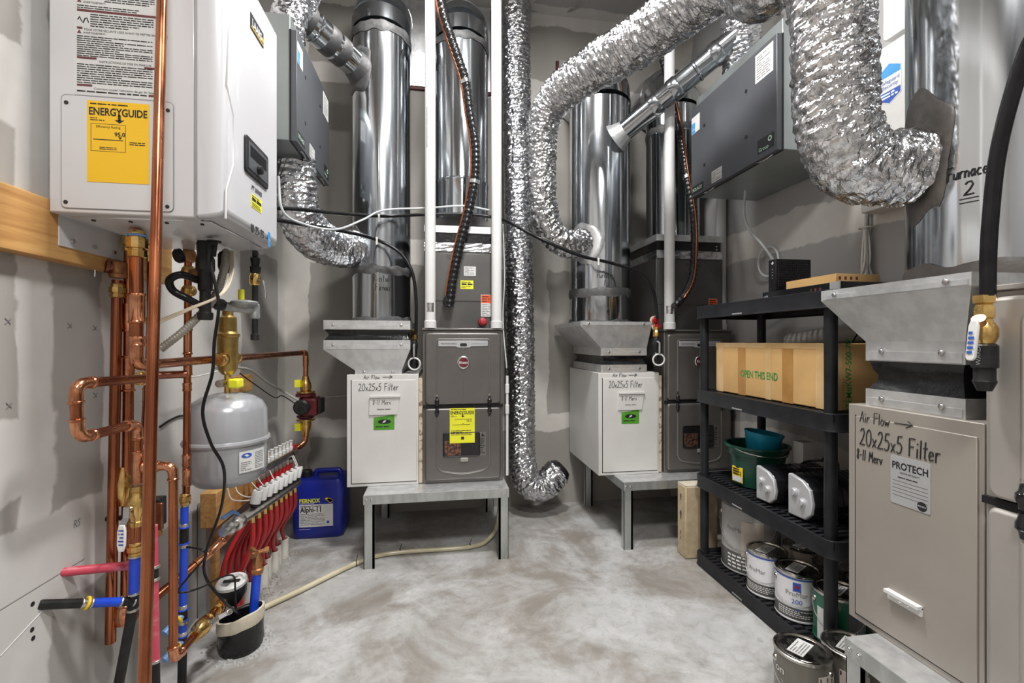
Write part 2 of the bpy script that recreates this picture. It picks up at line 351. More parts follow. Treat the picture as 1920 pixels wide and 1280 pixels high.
drywall('drywall_ceiling', [('x', .6, .06), ('y', YB, .1), ('y', 1.6, .06), ('x', XL, .1), ('x', XR, .1)], paper=(.33, .32, .31), smear=.2)
# ---------------------------------------------------------------- the room
for nm, a, b, mt in (('floor', (XL-.1, YF-.1, -.1), (XR+.1, YB+.1, 0), 'concrete'), ('ceiling', (XL-.1, YF-.1, ZC), (XR+.1, YB+.1, ZC+.1), 'drywall_ceiling'),
                     ('wall_back', (XL-.1, YB, 0), (XR+.1, YB+.1, ZC), 'drywall_back'), ('wall_left', (XL-.1, YF, 0), (XL, YB, ZC), 'drywall_left'),
                     ('wall_right', (XR, YF, 0), (XR+.1, YB, ZC), 'drywall_right'), ('wall_front', (XL-.1, YF-.1, 0), (XR+.1, YF, ZC), 'drywall_ceiling')):
    struct(B().box(a, b).build(nm, mt, root=True))
for i, (x, y, z, e, r) in enumerate(LAMPS):
    t = thing('ceiling_lamp', ['round white ceiling lamp above the middle of the aisle', 'wide round ceiling lamp behind the camera', 'small round ceiling lamp near the furnaces'][i], 'lamp', (x, y, ZC))
    B().lathe((x, y, ZC), (0, 0, -1), [(0, .06), (.03, .08), (.05, .06)]).build('lamp_base', 'white_enamel', t)
    B().lathe((x, y, ZC-.05), (0, 0, -1), [(0, r*.9), (.03, r), (.05, r*.96), (.055, .01)]).build('diffuser', 'lamp_glow', t)
# ---------------------------------------------------------------- energy guide and other labels
def energy(P, x, y, wd, ht, col, num, parent, full=True):
    b = B().slab(P, rect(x, y, x+wd, y+ht), .0002, .001).build('energy_label', col, parent, flat=True)
    h = .0014
    text(P, x+wd*.5, y+ht*.825, 'ENERGYGUIDE', min(wd*.2, ht*.13), 'ink', b, 'CENTER', bold=wd*.005, h=h, fit=wd*.94)
    B().slab(P, rect(x+wd*.495, y+ht*.765, x+wd*.54, y+ht*.84), .001, h).build('arrow_stem', 'ink', b, flat=True)
    B().slab(P, [(x+wd*.44, y+ht*.775), (x+wd*.52, y+ht*.735), (x+wd*.6, y+ht*.775)], .001, h).build('arrow_mark', 'ink', b, flat=True)
    fineprint(P, x+wd*.05, y+ht*.945, x+wd*.95, y+ht*.98, 1, 'ink', b, h, seed=3)
    fineprint(P, x+wd*.05, y+ht*.75, x+wd*.3, y+ht*.8, 2, 'ink', b, h, seed=4)
    if full:
        fr = B()
        for q in (rect(x+wd*.06, y+ht*.38, x+wd*.62, y+ht*.384), rect(x+wd*.06, y+ht*.716, x+wd*.62, y+ht*.72), rect(x+wd*.06, y+ht*.38, x+wd*.066, y+ht*.72), rect(x+wd*.614, y+ht*.38, x+wd*.62, y+ht*.72)): fr.slab(P, q, .001, h)
        fr.build('box_rule', 'ink', b, flat=True)
        text(P, x+wd*.34, y+ht*.67, 'Efficiency Rating', wd*.06, 'ink', b, 'CENTER', h=h)
        text(P, x+wd*.44, y+ht*.575, num, wd*.1, 'ink', b, bold=wd*.003, h=h)
        fineprint(P, x+wd*.2, y+ht*.4, x+wd*.5, y+ht*.44, 2, 'ink', b, h, seed=5); fineprint(P, x+wd*.68, y+ht*.47, x+wd*.96, y+ht*.52, 2, 'ink', b, h, seed=6)
        x2, yy = x+wd*.1, y+ht*.52
    else:
        text(P, x+wd*.66, y+ht*.6, num, wd*.13, 'ink', b, h=h); fineprint(P, x+wd*.2, y+ht*.67, x+wd*.95, y+ht*.7, 1, 'ink', b, h, seed=7)
        fineprint(P, x+wd*.05, y+ht*.22, x+wd*.95, y+ht*.38, 4, 'ink', b, h, seed=8); B().slab(P, rect(x+wd*.45, y+ht*.1, x+wd*.57, y+ht*.18), .001, h).build('agency_mark', 'ink', b, flat=True)
        x2, yy = x+wd*.1, y+ht*.52
    B().slab(P, rect(x2, yy, x2+wd*(.48 if full else .7), yy+ht*.01), .001, h).slab(P, [(x2+wd*.4, yy+ht*.045), (x2+wd*.43, yy+ht*.015), (x2+wd*.46, yy+ht*.045)], .001, h).build('rating_scale', 'ink', b, flat=True)
    return b
def screw(P, x, y, h, parent, r=.006, mt='steel'):
    B().lathe(P(x, y, h), P(0, 0, 1)-P(0, 0, 0), [(0, r*1.4), (.0015, r*1.4), (.002, r), (.005, r*.9), (.006, r*.5)], 8).build('screw', mt, parent)
def ringp(P, y, x0, x1, h0, h1): return [P(x0, y, h0), P(x1, y, h0), P(x1, y, h1), P(x0, y, h1)]
# ---------------------------------------------------------------- furnaces, filter cabinets, stands, hoods, ducts
def cabinet(P, W, H, D, body, label, words, kind):
    t = thing('filter_cabinet', label, 'filter cabinet', P(W/2, 0, -D/2))
    B().slab(P, rect(0, 0, W, H), -D, 0).build('body', body, t, bevel=.002)
    B().slab(P, rect(.026, .02, W-.012, H-.032), .0, .004).build('door', body, t, bevel=.0015)
    B().slab(P, rect(.022, .016, .026, H-.03), -.001, .0012).slab(P, rect(.022, .016, W-.01, .02), -.001, .0012).build('door_gap', 'dark_void', t, flat=True)
    q_ = kind == 'white'; hand(P, W*(.23 if q_ else .12), H-(.025 if q_ else .046), 'Air Flow', .022 if q_ else .03, 'ink', t, .0011, .001 if q_ else .0045, fit=W*(.23 if q_ else .26)); hand(P, W*(.49 if q_ else .41), H-(.027 if q_ else .044), '>', .026, 'ink', t, .0012, .001 if q_ else .0045, 'handwritten_arrow', fit=W*.16)
    if kind == 'white':
        hand(P, W*.16, H-.09, '20x25x5 Filter', .04, 'ink', t, .0015, .0045, fit=W*.56)
        pk = B().slab(P, [(W*.31, H-.225), (W*.7, H-.225), (W*.735, H-.125), (W*.32, H-.125)], .004, .012).slab(P, rect(W*.32, H-.128, W*.745, H-.118), .004, .02).build('document_pocket', 'cabinet_white', t)
        hand(P, W*.36, H-.168, '8-11 Merv', .026, 'ink', pk, .0011, .0124, fit=W*.26); fineprint(P, W*.42, H-.2, W*.66, H-.188, 1, 'ink_grey', pk, .0126)
        lb = B().slab(P, [(W*.37, H-.31), (W*.66, H-.31), (W*.66, H-.222), (W*.52, H-.235), (W*.37, H-.24)], .0042, .0056).build('green_sticker', 'green_label', t, flat=True)
        B().slab(P, circ(W*.52, H-.265, .036, 24, .013), .0056, .006).build('oval_mark', 'ink', lb, flat=True)
        B().slab(P, [(W*.49, H-.272), (W*.51, H-.262), (W*.5, H-.262), (W*.545, H-.256), (W*.53, H-.266), (W*.54, H-.266)], .006, .0064).build('bolt_mark', 'white_print', lb, flat=True)
        fineprint(P, W*.4, H-.298, W*.63, H-.286, 1, 'ink', lb, .006)
    else:
        hand(P, W*.12, H-.112, '20x25x5 Filter', .047, 'ink', t, .0016, .0045, fit=W*.63); hand(P, W*.09, H-.155, '8-11 Merv', .03, 'ink', t, .0013, .0045, fit=W*.23)
        x0, x1, y1, y0 = W*.385, W*.68, H-.098-.02, H-.245; lb = B().slab(P, rect(x0, y0, x1, y1, .005), .0042, .0052).build('maker_plate', 'label_grey', t, flat=True); xm = (x0+x1)/2; wd = x1-x0
        text(P, xm, y1-.034, 'PROTECH', .026, 'ink', lb, 'CENTER', bold=.0006, h=.0056, fit=wd*.9); text(P, xm, y1-.045, 'INDOOR AIR QUALITY', .007, 'ink', lb, 'CENTER', h=.0056, fit=wd*.5)
        for k in range(5):
            yy = y1-.066-k*.0095; B().slab(P, rect(x0+.006, yy, x1-.006, yy+.0006), .0052, .0056).build('form_line', 'ink', lb, flat=True)
        fineprint(P, x0+wd*.2, y1-.058, x1-wd*.2, y1-.052, 1, 'ink', lb, .0056); B().slab(P, circ(x1-.02, y0+.014, .012), .0052, .0055).build('seal_mark', 'ink', lb, flat=True); text(P, x1-.02, y0+.0125, 'PROTECH', .005, 'white_print', lb, 'CENTER', h=.0059, fit=.02)
        hb = B().slab(P, rect(W*.365, .118, W*.625, .143, .003), .004, .007).slab(P, rect(W*.365, .137, W*.625, .145), .004, .02).build('pull_handle', 'pvc', t)
        for q in (.47, .53): screw(P, W*q, .13, .007, hb, .003)
    return t
def furnace(P, x0, H, D, W, body, trim, label, badge, eg):
    Q = lambda x, y, h=0: P(x0+x, y, h)
    t = thing('furnace', label, 'furnace', Q(W/2, 0, -D/2))
    B().slab(Q, rect(0, 0, W, H), -D, 0).build('casing', body, t, bevel=.003)
    B().slab(Q, rect(-.004, H, W+.004, H+.012), -D, .012).build('top_flange', trim, t, bevel=.002)
    mid = H*.502
    B().slab(Q, rect(.012, mid+.008, W-.012, H-.012, .02), 0, .02, .006).build('upper_door', body, t, bevel=.005)
    B().slab(Q, rect(.012, .016, W-.012, mid-.008, .014), 0, .02, .006).build('lower_door', body, t, bevel=.005)
    B().slab(Q, rect(0, mid-.008, W, mid+.008), 0, .011).build('door_gap', 'black_plastic', t, flat=True)
    a, c = .08, W-.08
    B().tube([Q(*p, .0185) for p in fillet2([(a, mid+.06), (a, H-.052), (c, H-.052), (c, mid+.06)], .015)], .005, 8).build('door_ridge', trim, t)
    B().tube([Q(*p, .0185) for p in fillet2([(a, mid-.065), (a, .075), (W/2, .05), (c, .075), (c, mid-.065)], .05)], .006, 8).build('door_ridge', trim, t)
    if badge:
        st = B().slab(Q, [(.088, H-.06), (W-.09, H-.06), (W-.09, H-.09), (W*.5+.045, H-.093), (W*.5+.032, H-.1), (W*.5-.032, H-.1), (W*.5-.045, H-.093), (.088, H-.093)], .019, .0235).build('name_strip', 'label_grey', t, bevel=.001)
        text(Q, .102, H-.082, 'PRESTIGE SERIES', .0125, 'ink_brown', st, h=.0242); text(Q, W-.098, H-.08, 'high efficiency gas furnace', .0085, 'ink_grey', st, 'RIGHT', h=.0242)
        B().slab(Q, rect(W*.5-.02, H-.093, W*.5+.02, H-.075, .008), .0235, .0246).build('grip_hole', 'dark_void', st, flat=True)
        B().tube([Q(W/2, H-.1, .019), Q(W/2, mid+.06, .019)], .0035, 8).build('centre_rib', trim, t)
        bd = B().lathe(Q(W/2, H-.185, .018), Q(0, 0, 1)-Q(0, 0, 0), [(0, .036), (.006, .036), (.009, .032), (.009, .029), (.0085, .001)], 32).build('round_badge', 'steel', t)
        B().slab(Q, circ(W/2, H-.185, .0275, 28), .026, .0276).build('badge_face', 'pump_red', bd, flat=True); text(Q, W/2, H-.193, 'Rheem', .0235, 'white_print', bd, 'CENTER', squash=.75, h=.0282)
    for xx in (a, c):
        for s in (1, -1):
            B().lathe(Q(xx, mid+s*.004, .02), (0, 0, s), [(0, .008), (.012, .01), (.02, .013), (.032, .013), (.038, .008), (.052, .006)], 10).build('door_latch', 'black_gloss', t)
        B().lathe(Q(xx, mid+.064, .019), Q(0, 0, 1)-Q(0, 0, 0), [(0, .006), (.003, .006), (.004, .003)], 12).build('rivet', 'steel', t)
    wx0, wx1, wy0, wy1 = W*.25, W*.7, H*.175, H*.33
    wn = B().slab(Q, rect(wx0, wy0, wx1, wy1, .008), .0205, .0215).build('sight_window', 'black_gloss', t, flat=True)
    fr = B()
    pts = [Q(*p, .0215) for p in rect(wx0, wy0, wx1, wy1, .01)]; fr.tube(pts+[pts[0]], .0028, 6); fr.build('window_rim', 'black_plastic', wn)
    B().slab(Q, rect(wx0+.008, wy0+.006, wx0+.1, wy0+.09), .0215, .022).build('burner_glimpse', 'copper_inside', wn, flat=True)
    for k in range(4): B().slab(Q, rect(W*.61, wy0+.008+k*.034, W*.69, wy0+.034+k*.034), .0215, .022).build('window_slot', 'dark_void', wn, flat=True)
    wl = B().slab(Q, rect(W*.7, wy0, W*.78, wy1), .0202, .0208).build('warning_sticker', 'furnace_trim', t, flat=True); fineprint(Q, W*.705, wy0+.01, W*.775, wy1-.03, 9, 'ink', wl, .0212)
    B().slab(Q, [(W*.715, wy1-.025), (W*.765, wy1-.025), (W*.74, wy1-.006)], .0208, .0212).build('warning_triangle', 'ink', wl, flat=True)
    B().slab(Q, rect(W*.46, H*.14, W*.56, H*.165, .006), .0205, .026).build('lower_plate', 'furnace_light', t, bevel=.002)
    if eg: energy(planemap(Q(0, 0, .022), Q(1, 0)-Q(0, 0), (0, 0, 1)), W*.33, mid-.21, W*.31, .2, 'yellow_bright', '96.0', t, False)
    return t
def fillet2(pts, r): return [(p.x, p.y) for p in fillet([V((a, b, 0)) for a, b in pts], r)]
def stand(P, x0, x1, f0, D, label):
    z0 = -.39; t = thing('furnace_stand', label, 'stand', P((x0+x1)/2, z0, -D/2))
    wd, th = .055, .035
    for xa in (x0, x1-wd):
        for hb in (f0, f0-D+th):
            b = B()
            e = .003
            b.slab(P, rect(xa, z0, xa+wd, -.05), hb-e, hb); xs = xa if xa == x0 else xa+wd-e
            b.slab(P, rect(xs, z0, xs+e, -.05), hb-th, hb); b.slab(P, rect(xa+(wd-.012 if xa == x0 else 0), z0, xa+(wd if xa == x0 else .012), -.05), hb-.012, hb)
            b.build('leg', 'galv_leg', t, flat=True)
    for hb, hc in ((f0, f0-.003), (f0-D, f0-D+.003)):
        B().slab(P, rect(x0-.003, -.05, x1+.003, -.002), hc-.002 if hb == f0 else hb-.002, hb+.001).build('rail', 'galv_leg', t, flat=True)
    for xs in (x0-.003, x1): B().slab(P, rect(xs, -.05, xs+.003, -.002), f0-D, f0).build('rail', 'galv_leg', t, flat=True)
    B().slab(P, rect(x0, -.004, x1, -.0005), f0-D, f0).build('top_sheet', 'galv_dull', t, flat=True)
    for xx in (x0+.012, x0+.04, x1-.015, x1-.04): screw(P, xx, -.025, f0+.001, t, .005)
def hood(P, segs, label, mtl='galv_dull'):
    # segs: list of (kind, y0, y1, x0, x1, h0, h1, X0, X1, H0, H1)
    k0 = segs[0]; t = thing('duct_transition', label, 'duct transition', P((k0[3]+k0[4])/2, k0[1], (k0[5]+k0[6])/2))
    for kind, y0, y1, x0, x1, h0, h1, a0, a1, g0, g1 in segs:
        if kind == 'canvas':
            rings = []
            for k in range(7):
                yy = y0+(y1-y0)*k/6; inn = -.012*math.sin(PI*k/6); ring = []
                for (ax, ah), (bx, bh) in zip(((x0, h0), (x1, h0), (x1, h1), (x0, h1)), ((x1, h0), (x1, h1), (x0, h1), (x0, h0))):
                    for j in range(8):
                        xx = ax+(bx-ax)*j/8; hh = ah+(bh-ah)*j/8; nz = noise.noise(V((xx*9, hh*9, yy*30+xx*8)))*.014*math.sin(PI*k/6)
                        cx, ch = (x0+x1)/2, (h0+h1)/2; ring.append(P(xx+(inn+nz)*(1 if xx > cx else -1), yy, hh+(inn+nz)*(1 if hh > ch else -1)))
                rings.append(ring)
            B().loft(rings, False).build('flexible_connector', 'canvas_black', t, ang=60)
        else:
            nm = {'flange': 'flange', 'flare': 'flared_hood', 'rim': 'rim', 'top': 'top_plate'}[kind]
            B().loft([ringp(P, y0, x0, x1, h0, h1), ringp(P, y1, a0, a1, g0, g1)]).build(nm, mtl, t, flat=True)
            if kind in ('flange', 'rim'):
                ym = (y0+y1)/2
                B().slab(P, rect(x0+.012, y0+.003, x1-.006, ym), max(h0, h1), max(h0, h1)+.002).build('drive_cleat', mtl, t, flat=True)
                for xx in (x0+.05, x1-.05): screw(P, xx, ym, max(h0, h1)+.002, t)
    return t
def duct(cx, cy, r, z0, z1, label, elbow=True, seams=(), bands=(), to_y=YB-.03, mt='galv'):
    t = thing('round_duct', label, 'duct', (cx, cy, z0))
    prof = [(0, r)]
    for s in sorted(seams): prof += [(s-z0-.012, r), (s-z0-.006, r+.004), (s-z0+.006, r+.004), (s-z0+.012, r-.001), (s-z0+.013, r)]
    prof.append((z1-z0, r)); B().lathe((cx, cy, z0), (0, 0, 1), prof, 64).build('duct_pipe', mt, t)
    B().box((cx-.004, cy-r-.0035, z0+.02), (cx+.004, cy-r+.002, z1-.01)).build('lock_seam', mt, t, flat=True).rotation_euler = (0, 0, 0)
    if elbow:
        R = min(to_y-cy-.02, r*1.15); R = max(R, r*.9); pts = []; n = 4
        for k in range(n+1):
            a = PI/2*k/n; pts.append(V((cx, cy+R*(1-math.cos(a)), z1+R*math.sin(a))))
        pts.append(V((cx, to_y, z1+R)))
        for p, q, k in zip(pts, pts[1:], range(9)): 
            d = (q-p).normalized()*.012
            B().tube([p-d, q+d], r+.004+.001*(k % 2), 48).build('elbow_gore', mt, t)
    for zb, hb, mm in bands:
        rings = []
        for k in range(5):
            rings.append([V((cx+(r+.003+.004*math.sin(PI*k/4))*math.cos(a), cy+(r+.003+.004*math.sin(PI*k/4))*math.sin(a), zb+hb*(k/4)+.02*(k/2-1)*noise.noise(V((math.cos(a)*3, math.sin(a)*3, zb*9+k*.2))))) for a in [2*PI*j/64 for j in range(64)]])
        B().loft(rings, False).build('sealant_band', mm, t, ang=60)
    return t
F1 = planemap((-.511, 2.64, .39), (1, 0, 0)); F2 = planemap((.945, 2.63, .39), (1, 0, 0)); F3 = planemap((1.2, 1.18, .39), (0, -1, 0))
stand(F1, .115, .885, .153, .74, 'galvanized steel stand under the middle furnace and white cabinet'); stand(F2, .1, .885, .145, .74, 'galvanized steel stand under the furnace beside the back right corner')
stand(F3, .09, .86, .1, .72, 'galvanized steel stand in the near right corner')
cabinet(F1, .39, .625, .63, 'cabinet_white', 'white filter cabinet nearest the blue jug with green sticker', '', 'white')
cabinet(F2, .388, .62, .62, 'cabinet_white', 'white filter cabinet right of the long vertical foil duct', '', 'white')
cabinet(F3, .342, .626, .62, 'tan_steel', 'tan grey filter cabinet with silver maker plate and handle', '', 'tan')
for P, x0, h in ((F1, .392, .6), (F2, .39, .6)):
    tag(B().slab(P, rect(x0, 0.004, x0+.02, h), -.6, -.008).build('insulation_strip', 'fibre'), 'tan fibrous strip between %s white cabinet and its furnace' % ('the left' if P is F1 else 'the right'), 'insulation')
furnace(F1, .414, .875, .66, .46, 'furnace_grey', 'furnace_trim', 'dark grey furnace with round red badge and yellow energy label', True, True)
furnace(F2, .422, .872, .64, .455, 'furnace_grey', 'furnace_trim', 'dark grey furnace partly hidden behind the black shelf rack', True, False)
furnace(F3, .344, .92, .62, .45, 'furnace_light', 'furnace_light', 'light taupe furnace cut off by the right picture edge', False, False)
hood(F1, [('flange', .625, .65, .04, .296, -.02, -.56, .04, .296, -.02, -.56), ('flare', .648, .765, .04, .296, -.02, -.56, -.12, .345, .015, -.6), ('flange', .765, .818, -.12, .345, .015, -.6, -.12, .345, .015, -.6),
          ('canvas', .818, .878, -.115, .34, .01, -.595, 0, 0, 0, 0), ('flange', .876, .927, -.12, .345, .015, -.6, -.12, .345, .015, -.6)], 'flared sheet metal transition on top of the left white cabinet')
hood(F2, [('flange', .622, .668, .022, .318, -.02, -.6, .022, .318, -.02, -.6), ('canvas', .665, .725, .026, .314, -.024, -.596, 0, 0, 0, 0), ('flange', .723, .77, .022, .318, -.02, -.6, .022, .318, -.02, -.6),
          ('flare', .77, .905, .022, .318, -.02, -.6, -.12, .33, .02, -.6), ('rim', .905, .93, -.12, .33, .02, -.6, -.12, .33, .02, -.6)], 'flared sheet metal transition on top of the right white cabinet')
hood(F3, [('flange', .626, .674, .036, .29, -.02, -.58, .036, .29, -.02, -.58), ('canvas', .672, .757, .04, .286, -.024, -.576, 0, 0, 0, 0), ('flange', .755, .81, .036, .29, -.02, -.58, .036, .29, -.02, -.58),
          ('flare', .81, .935, .036, .29, -.02, -.58, -.067, .338, .03, -.6), ('rim', .935, .966, -.067, .338, .03, -.6, -.067, .338, .03, -.6)], 'large flared sheet metal transition on top of the tan cabinet')
DR1 = duct(-.36, 2.94, .176, 1.317, 3.09, 'tall shiny return duct rising from the left white cabinet', True, (1.62,), ((1.3, .05, 'mastic'), (1.6, .05, 'mastic'), (3.03, .06, 'mastic')))
DS1 = duct(.133, 2.97, .176, 1.97, 3.1, 'shiny supply duct above the middle furnace between two white pipes', True, (2.2,), ((3.05, .05, 'mastic'),))
DR2 = duct(1.06, 2.93, .2, 1.32, 2.76, 'wide shiny return duct marked Furnace 1', True, (1.5,), ((1.3, .04, 'mastic'), (1.49, .05, 'mastic')))
DS2 = duct(1.6, 2.96, .176, 1.875, 2.78, 'shiny supply duct behind the right hand white pipe', True, (2.6,), ((2.6, .05, 'mastic'),))
DR3 = duct(1.512, 1.03, .19, 1.356, 3.615, 'big brushed duct marked Furnace 2 at the right edge', False, (), ((1.345, .06, 'mastic_brown'),), mt='galv')
for p, cx, cy, r, a0, zz, fw, sz, ln in ((DR1, -.36, 2.94, .176, None, 1.552, .095, .04, 'Rental|Furnace'), (DR2, 1.06, 2.93, .2, None, 1.6, .1, .036, 'Furnace|1'), (DR3, 1.512, 1.03, .19, PI+.12, 1.62, .08, .034, 'Furnace|2')):
    Cm = cylmap(cx, cy, r, a0 if a0 else math.atan2(-cy, -cx)-.28+(.2 if p is DR2 else 0), zz); a, b = ln.split('|')
    hand(Cm, 0, 0, a, sz, 'ink', p, .0019, .0015, fit=fw)
    if len(b) == 1:
        hand(Cm, fw*.42, -sz*1.35, b, sz, 'ink', p, .0019, .0015)
        for dy in (1.6, 1.9): B().tube([Cm(fw*.32+.006*k, -sz*dy, .0015) for k in range(7)], .0013, 6).build('underline_mark', 'ink', p)
    else: hand(Cm, .012, -sz*1.3, b, sz, 'ink', p, .0019, .0015, fit=fw)
# coil cases above furnaces 1 and 2
def coil(P, x0, W, y0, D, label):
    Q = lambda x, y, h=0: P(x0+x, y0+y, h-.05)
    t = thing('coil_case', label, 'coil case', Q(W/2, 0, -D/2))
    B().slab(Q, rect(0, 0, W, .45), -D, 0).build('casing', 'coil_grey', t, bevel=.003)
    B().slab(Q, rect(.01, .16, W-.01, .44), 0, .004).build('access_panel', 'coil_grey', t, bevel=.002)
    rr = []
    for k in range(6):
        yy = .45+.05*k/5; rr.append([Q(xx+noise.noise(V((xx*30, hh*20, k)))*.004, yy, hh+noise.noise(V((xx*25, hh*25, 9+k)))*.005) for xx, hh in [(W*j/12, .006) for j in range(12)]+[(W, -D*j/6) for j in range(6)]+[(W-W*j/12, -D) for j in range(12)]+[(0, -D+D*j/6) for j in range(6)]])
    B().loft(rr).build('foil_tape_band', 'tape_silver', t, flat=True)
    B().loft([ringp(Q, .5, .01, W-.01, -.005, -D+.01), ringp(Q, .56, .01, W-.01, -.005, -D+.01)]).build('flexible_connector', 'canvas_black', t, flat=True)
    B().loft([ringp(Q, .56, 0, W, .004, -D), ringp(Q, .6, 0, W, .004, -D)]).build('flange', 'galv_dull', t, flat=True)
    for k in range(2): screw(Q, W-.04, .515+.02*k, -.004, t, .004)
    return t, Q
C1, Q1 = coil(F1, .42, .45, .887, .5, 'dark grey coil case on top of the middle furnace'); C2, Q2 = coil(F2, .395, .455, .884, .52, 'dark grey coil case behind the right white pipe')
S3 = thing('coil_case', 'grey coil case standing on the near right furnace', 'coil case', (1.64, .55, 1.33)); B().box((1.45, .34, 1.325), (1.83, .76, 1.78)).build('casing', 'coil_grey', S3, bevel=.003); B().box((1.455, .345, 1.78), (1.825, .755, 1.83)).build('flexible_connector', 'canvas_black', S3)
duct(1.64, .55, .176, 1.832, 3.615, 'supply duct rising from the coil case of the near right furnace', False, (2.4,), ())
l1 = B().slab(Q1, rect(.23, .31, .3, .365), .0042, .005).build('data_label', 'paper', C1, flat=True); fineprint(Q1, .235, .315, .295, .36, 6, 'ink_grey', l1, .0054)
l2 = B().slab(Q1, rect(.21, .232, .285, .282), .0042, .005).build('contact_sticker', 'yellow_bright', C1, flat=True); fineprint(Q1, .216, .251, .28, .266, 1, 'ink', l2, .0056, th=.75, fill=1, seed=9); fineprint(Q1, .215, .236, .28, .249, 2, 'ink', l2, .0056); fineprint(Q1, .215, .267, .28, .278, 1, 'ink', l2, .0056)
for C, Q, xx in ((C1, Q1, .33), (C2, Q2, .355)):
    wl = B().slab(Q, rect(xx, .07, xx+.06, .2), .0042, .005).build('warning_label', 'paper', C, flat=True)
    B().slab(Q, rect(xx+.002, .15, xx+.058, .198), .005, .0054).build('orange_panel', 'orange_red', wl, flat=True); fineprint(Q, xx+.006, .155, xx+.056, .195, 3, 'ink', wl, .0058); fineprint(Q, xx+.006, .075, xx+.056, .147, 7, 'ink_grey', wl, .0054)
hand(Q1, .13, .405, '10-2', .025, 'ink', C1, .001, .0045); hand(Q2, .2, .4, '10-25-23', .022, 'ink', C2, .001, .0045)
# openings in the back wall behind the elbows, sealed in red
for i, (x0, x1, z0, z1, lb) in enumerate(((-.30, -.01, 3.0, 3.6, 'metal wall sleeve with dark red sealant beside the left duct elbow'), (.2, .36, 3.0, 3.6, 'metal wall sleeve with dark red sealant behind the supply duct'), (.87, 1.24, 2.88, 3.28, 'metal wall sleeve with dark red sealant behind the wide return duct'))):
    t = thing('wall_sleeve', lb, 'duct sleeve', ((x0+x1)/2, YB, z0))
    B().box((x0, YB-.02, z0), (x1, YB+.01, z1)).build('sleeve_plate', 'galv_dull', t, flat=True)
    for a, b in (((x0-.022, z0-.02), (x0, z1)), ((x1, z0-.02), (x1+.022, z1)), ((x0, z0-.022), (x1, z0))):
        B().box((a[0], YB-.014, a[1]), (b[0], YB+.005, b[1])).build('sealant', 'red_caulk', t, bevel=.004)
# ---------------------------------------------------------------- crinkled foil ducts
def flex(pts, r, label, step=.0055, n=84, mt='foil', amp=.006, name='flexible_duct', seed=0, parent=None, ribs=.03):
    path = resample(smooth(pts, 14), step); m = len(path); rs = r if callable(r) else (lambda t: r)
    tans = [(path[min(i+1, m-1)]-path[max(i-1, 0)]).normalized() for i in range(m)]
    x, y, _ = frame(tans[0]); rings = []; rnd = random.Random(seed)
    for i in range(m):
        t = tans[i]; x = (x-t*x.dot(t)).normalized(); y = t.cross(x); s = i*step; R = rs(i/(m-1)); ring = []
        rib = .0016*math.sin(s/ribs*2*PI)
        for k in range(n):
            a = 2*PI*k/n; c, q = math.cos(a), math.sin(a)
            w1 = noise.noise(V((c*2+seed, q*2, s*38)))*amp*.9 + noise.noise(V((c*4.5, q*4.5+seed, s*88)))*amp*1.15 + rnd.uniform(-1, 1)*amp*.07
            ring.append(path[i]+(x*c+y*q)*(R+rib+w1)+t*noise.noise(V((c*5, q*5, s*25+seed)))*amp*.7)
        rings.append(ring)
    o = B().loft(rings).build(name, mt, parent, flat=True)
    if label: tag(o, label, 'foil duct')
    return o
fa = [at(968, 12, Y=3.16), at(968, 60, Y=3.12), at(969, 200, Y=3.1), at(972, 400, Y=3.1), at(975, 600, Y=3.1), at(977, 780, Y=3.1), at(978, 860, Y=3.08), at(990, 903, Y=3.05), at(1017, 912, Y=3.05), at(1046, 884, Y=3.08)]
fa0 = flex(fa, lambda t: .096, 'long vertical foil duct hanging in front of the back wall', seed=1)
d = (fa[-1]-fa[-2]).normalized()
tag(B().tube([fa[-1]-d*.02, fa[-1]+d*.01, fa[-1]+d*.04], [.088, .09, .07], 20).build('duct_end_cap', 'tape_black'), 'black taped end of the vertical foil duct near the floor', 'tape')
top = fa[0]
tag(B().lathe(top-V((0, 0, .12)), (0, 0, 1), [(0, .104), (.1, .107), (.16, .098), (.2, .066), (.215, .01)], 32).build('taped_duct_bend', 'grey_cast'), 'smooth grey taped bend at the top of the vertical foil duct', 'duct')
fb = [at(1092, 452, Y=2.80), at(1062, 458, Y=2.72), at(1032, 432, Y=2.68), at(1018, 380, Y=2.66), at(1016, 300, Y=2.64), at(1018, 235, Y=2.6), at(1045, 180, Y=2.5), at(1110, 130, Y=2.28), at(1200, 76, Y=2.02), at(1300, 0, Y=1.74), at(1390, -62, Y=1.5),
      V((1.03, 1.34, 2.36)), V((1.06, 1.21, 2.34)), V((1.085, 1.135, 2.2)), V((1.09, 1.12, 1.98)), V((1.095, 1.12, 1.86)), V((1.125, 1.125, 1.76)), V((1.19, 1.13, 1.702)), V((1.32, 1.1, 1.69))]
flex(fb, lambda t: .082+.03*min(1, max(0, (t-.18)/.25)) if t < .7 else .101, 'long foil duct arching over the aisle down to the big right duct', seed=2, mt='foil_warm', amp=.007)
fc = [V((-.72, 2.46, 2.13)), V((-.72, 2.46, 1.98)), V((-.715, 2.48, 1.86)), V((-.68, 2.58, 1.77)), V((-.6, 2.74, 1.74)), V((-.5, 2.86, 1.76))]
flex(fc, lambda t: .088+.022*min(1, t*2), 'foil duct curving from the left ventilator into the left return duct', seed=3)
flex([V((-.76, 2.42, 2.62)), V((-.755, 2.44, 2.8)), V((-.72, 2.5, 2.97)), V((-.7, 2.55, 3.1)), V((-.7, 2.6, 3.5))], lambda t: .085, 'foil duct rising from the top of the left ventilator', seed=4)
flex([V((1.66, 2.3, 2.6)), V((1.66, 2.3, 2.75)), V((1.62, 2.25, 2.95)), V((1.62, 2.2, 3.2)), V((1.62, 2.2, 3.6))], lambda t: .1, 'foil duct rising from the top of the right ventilator', seed=5)
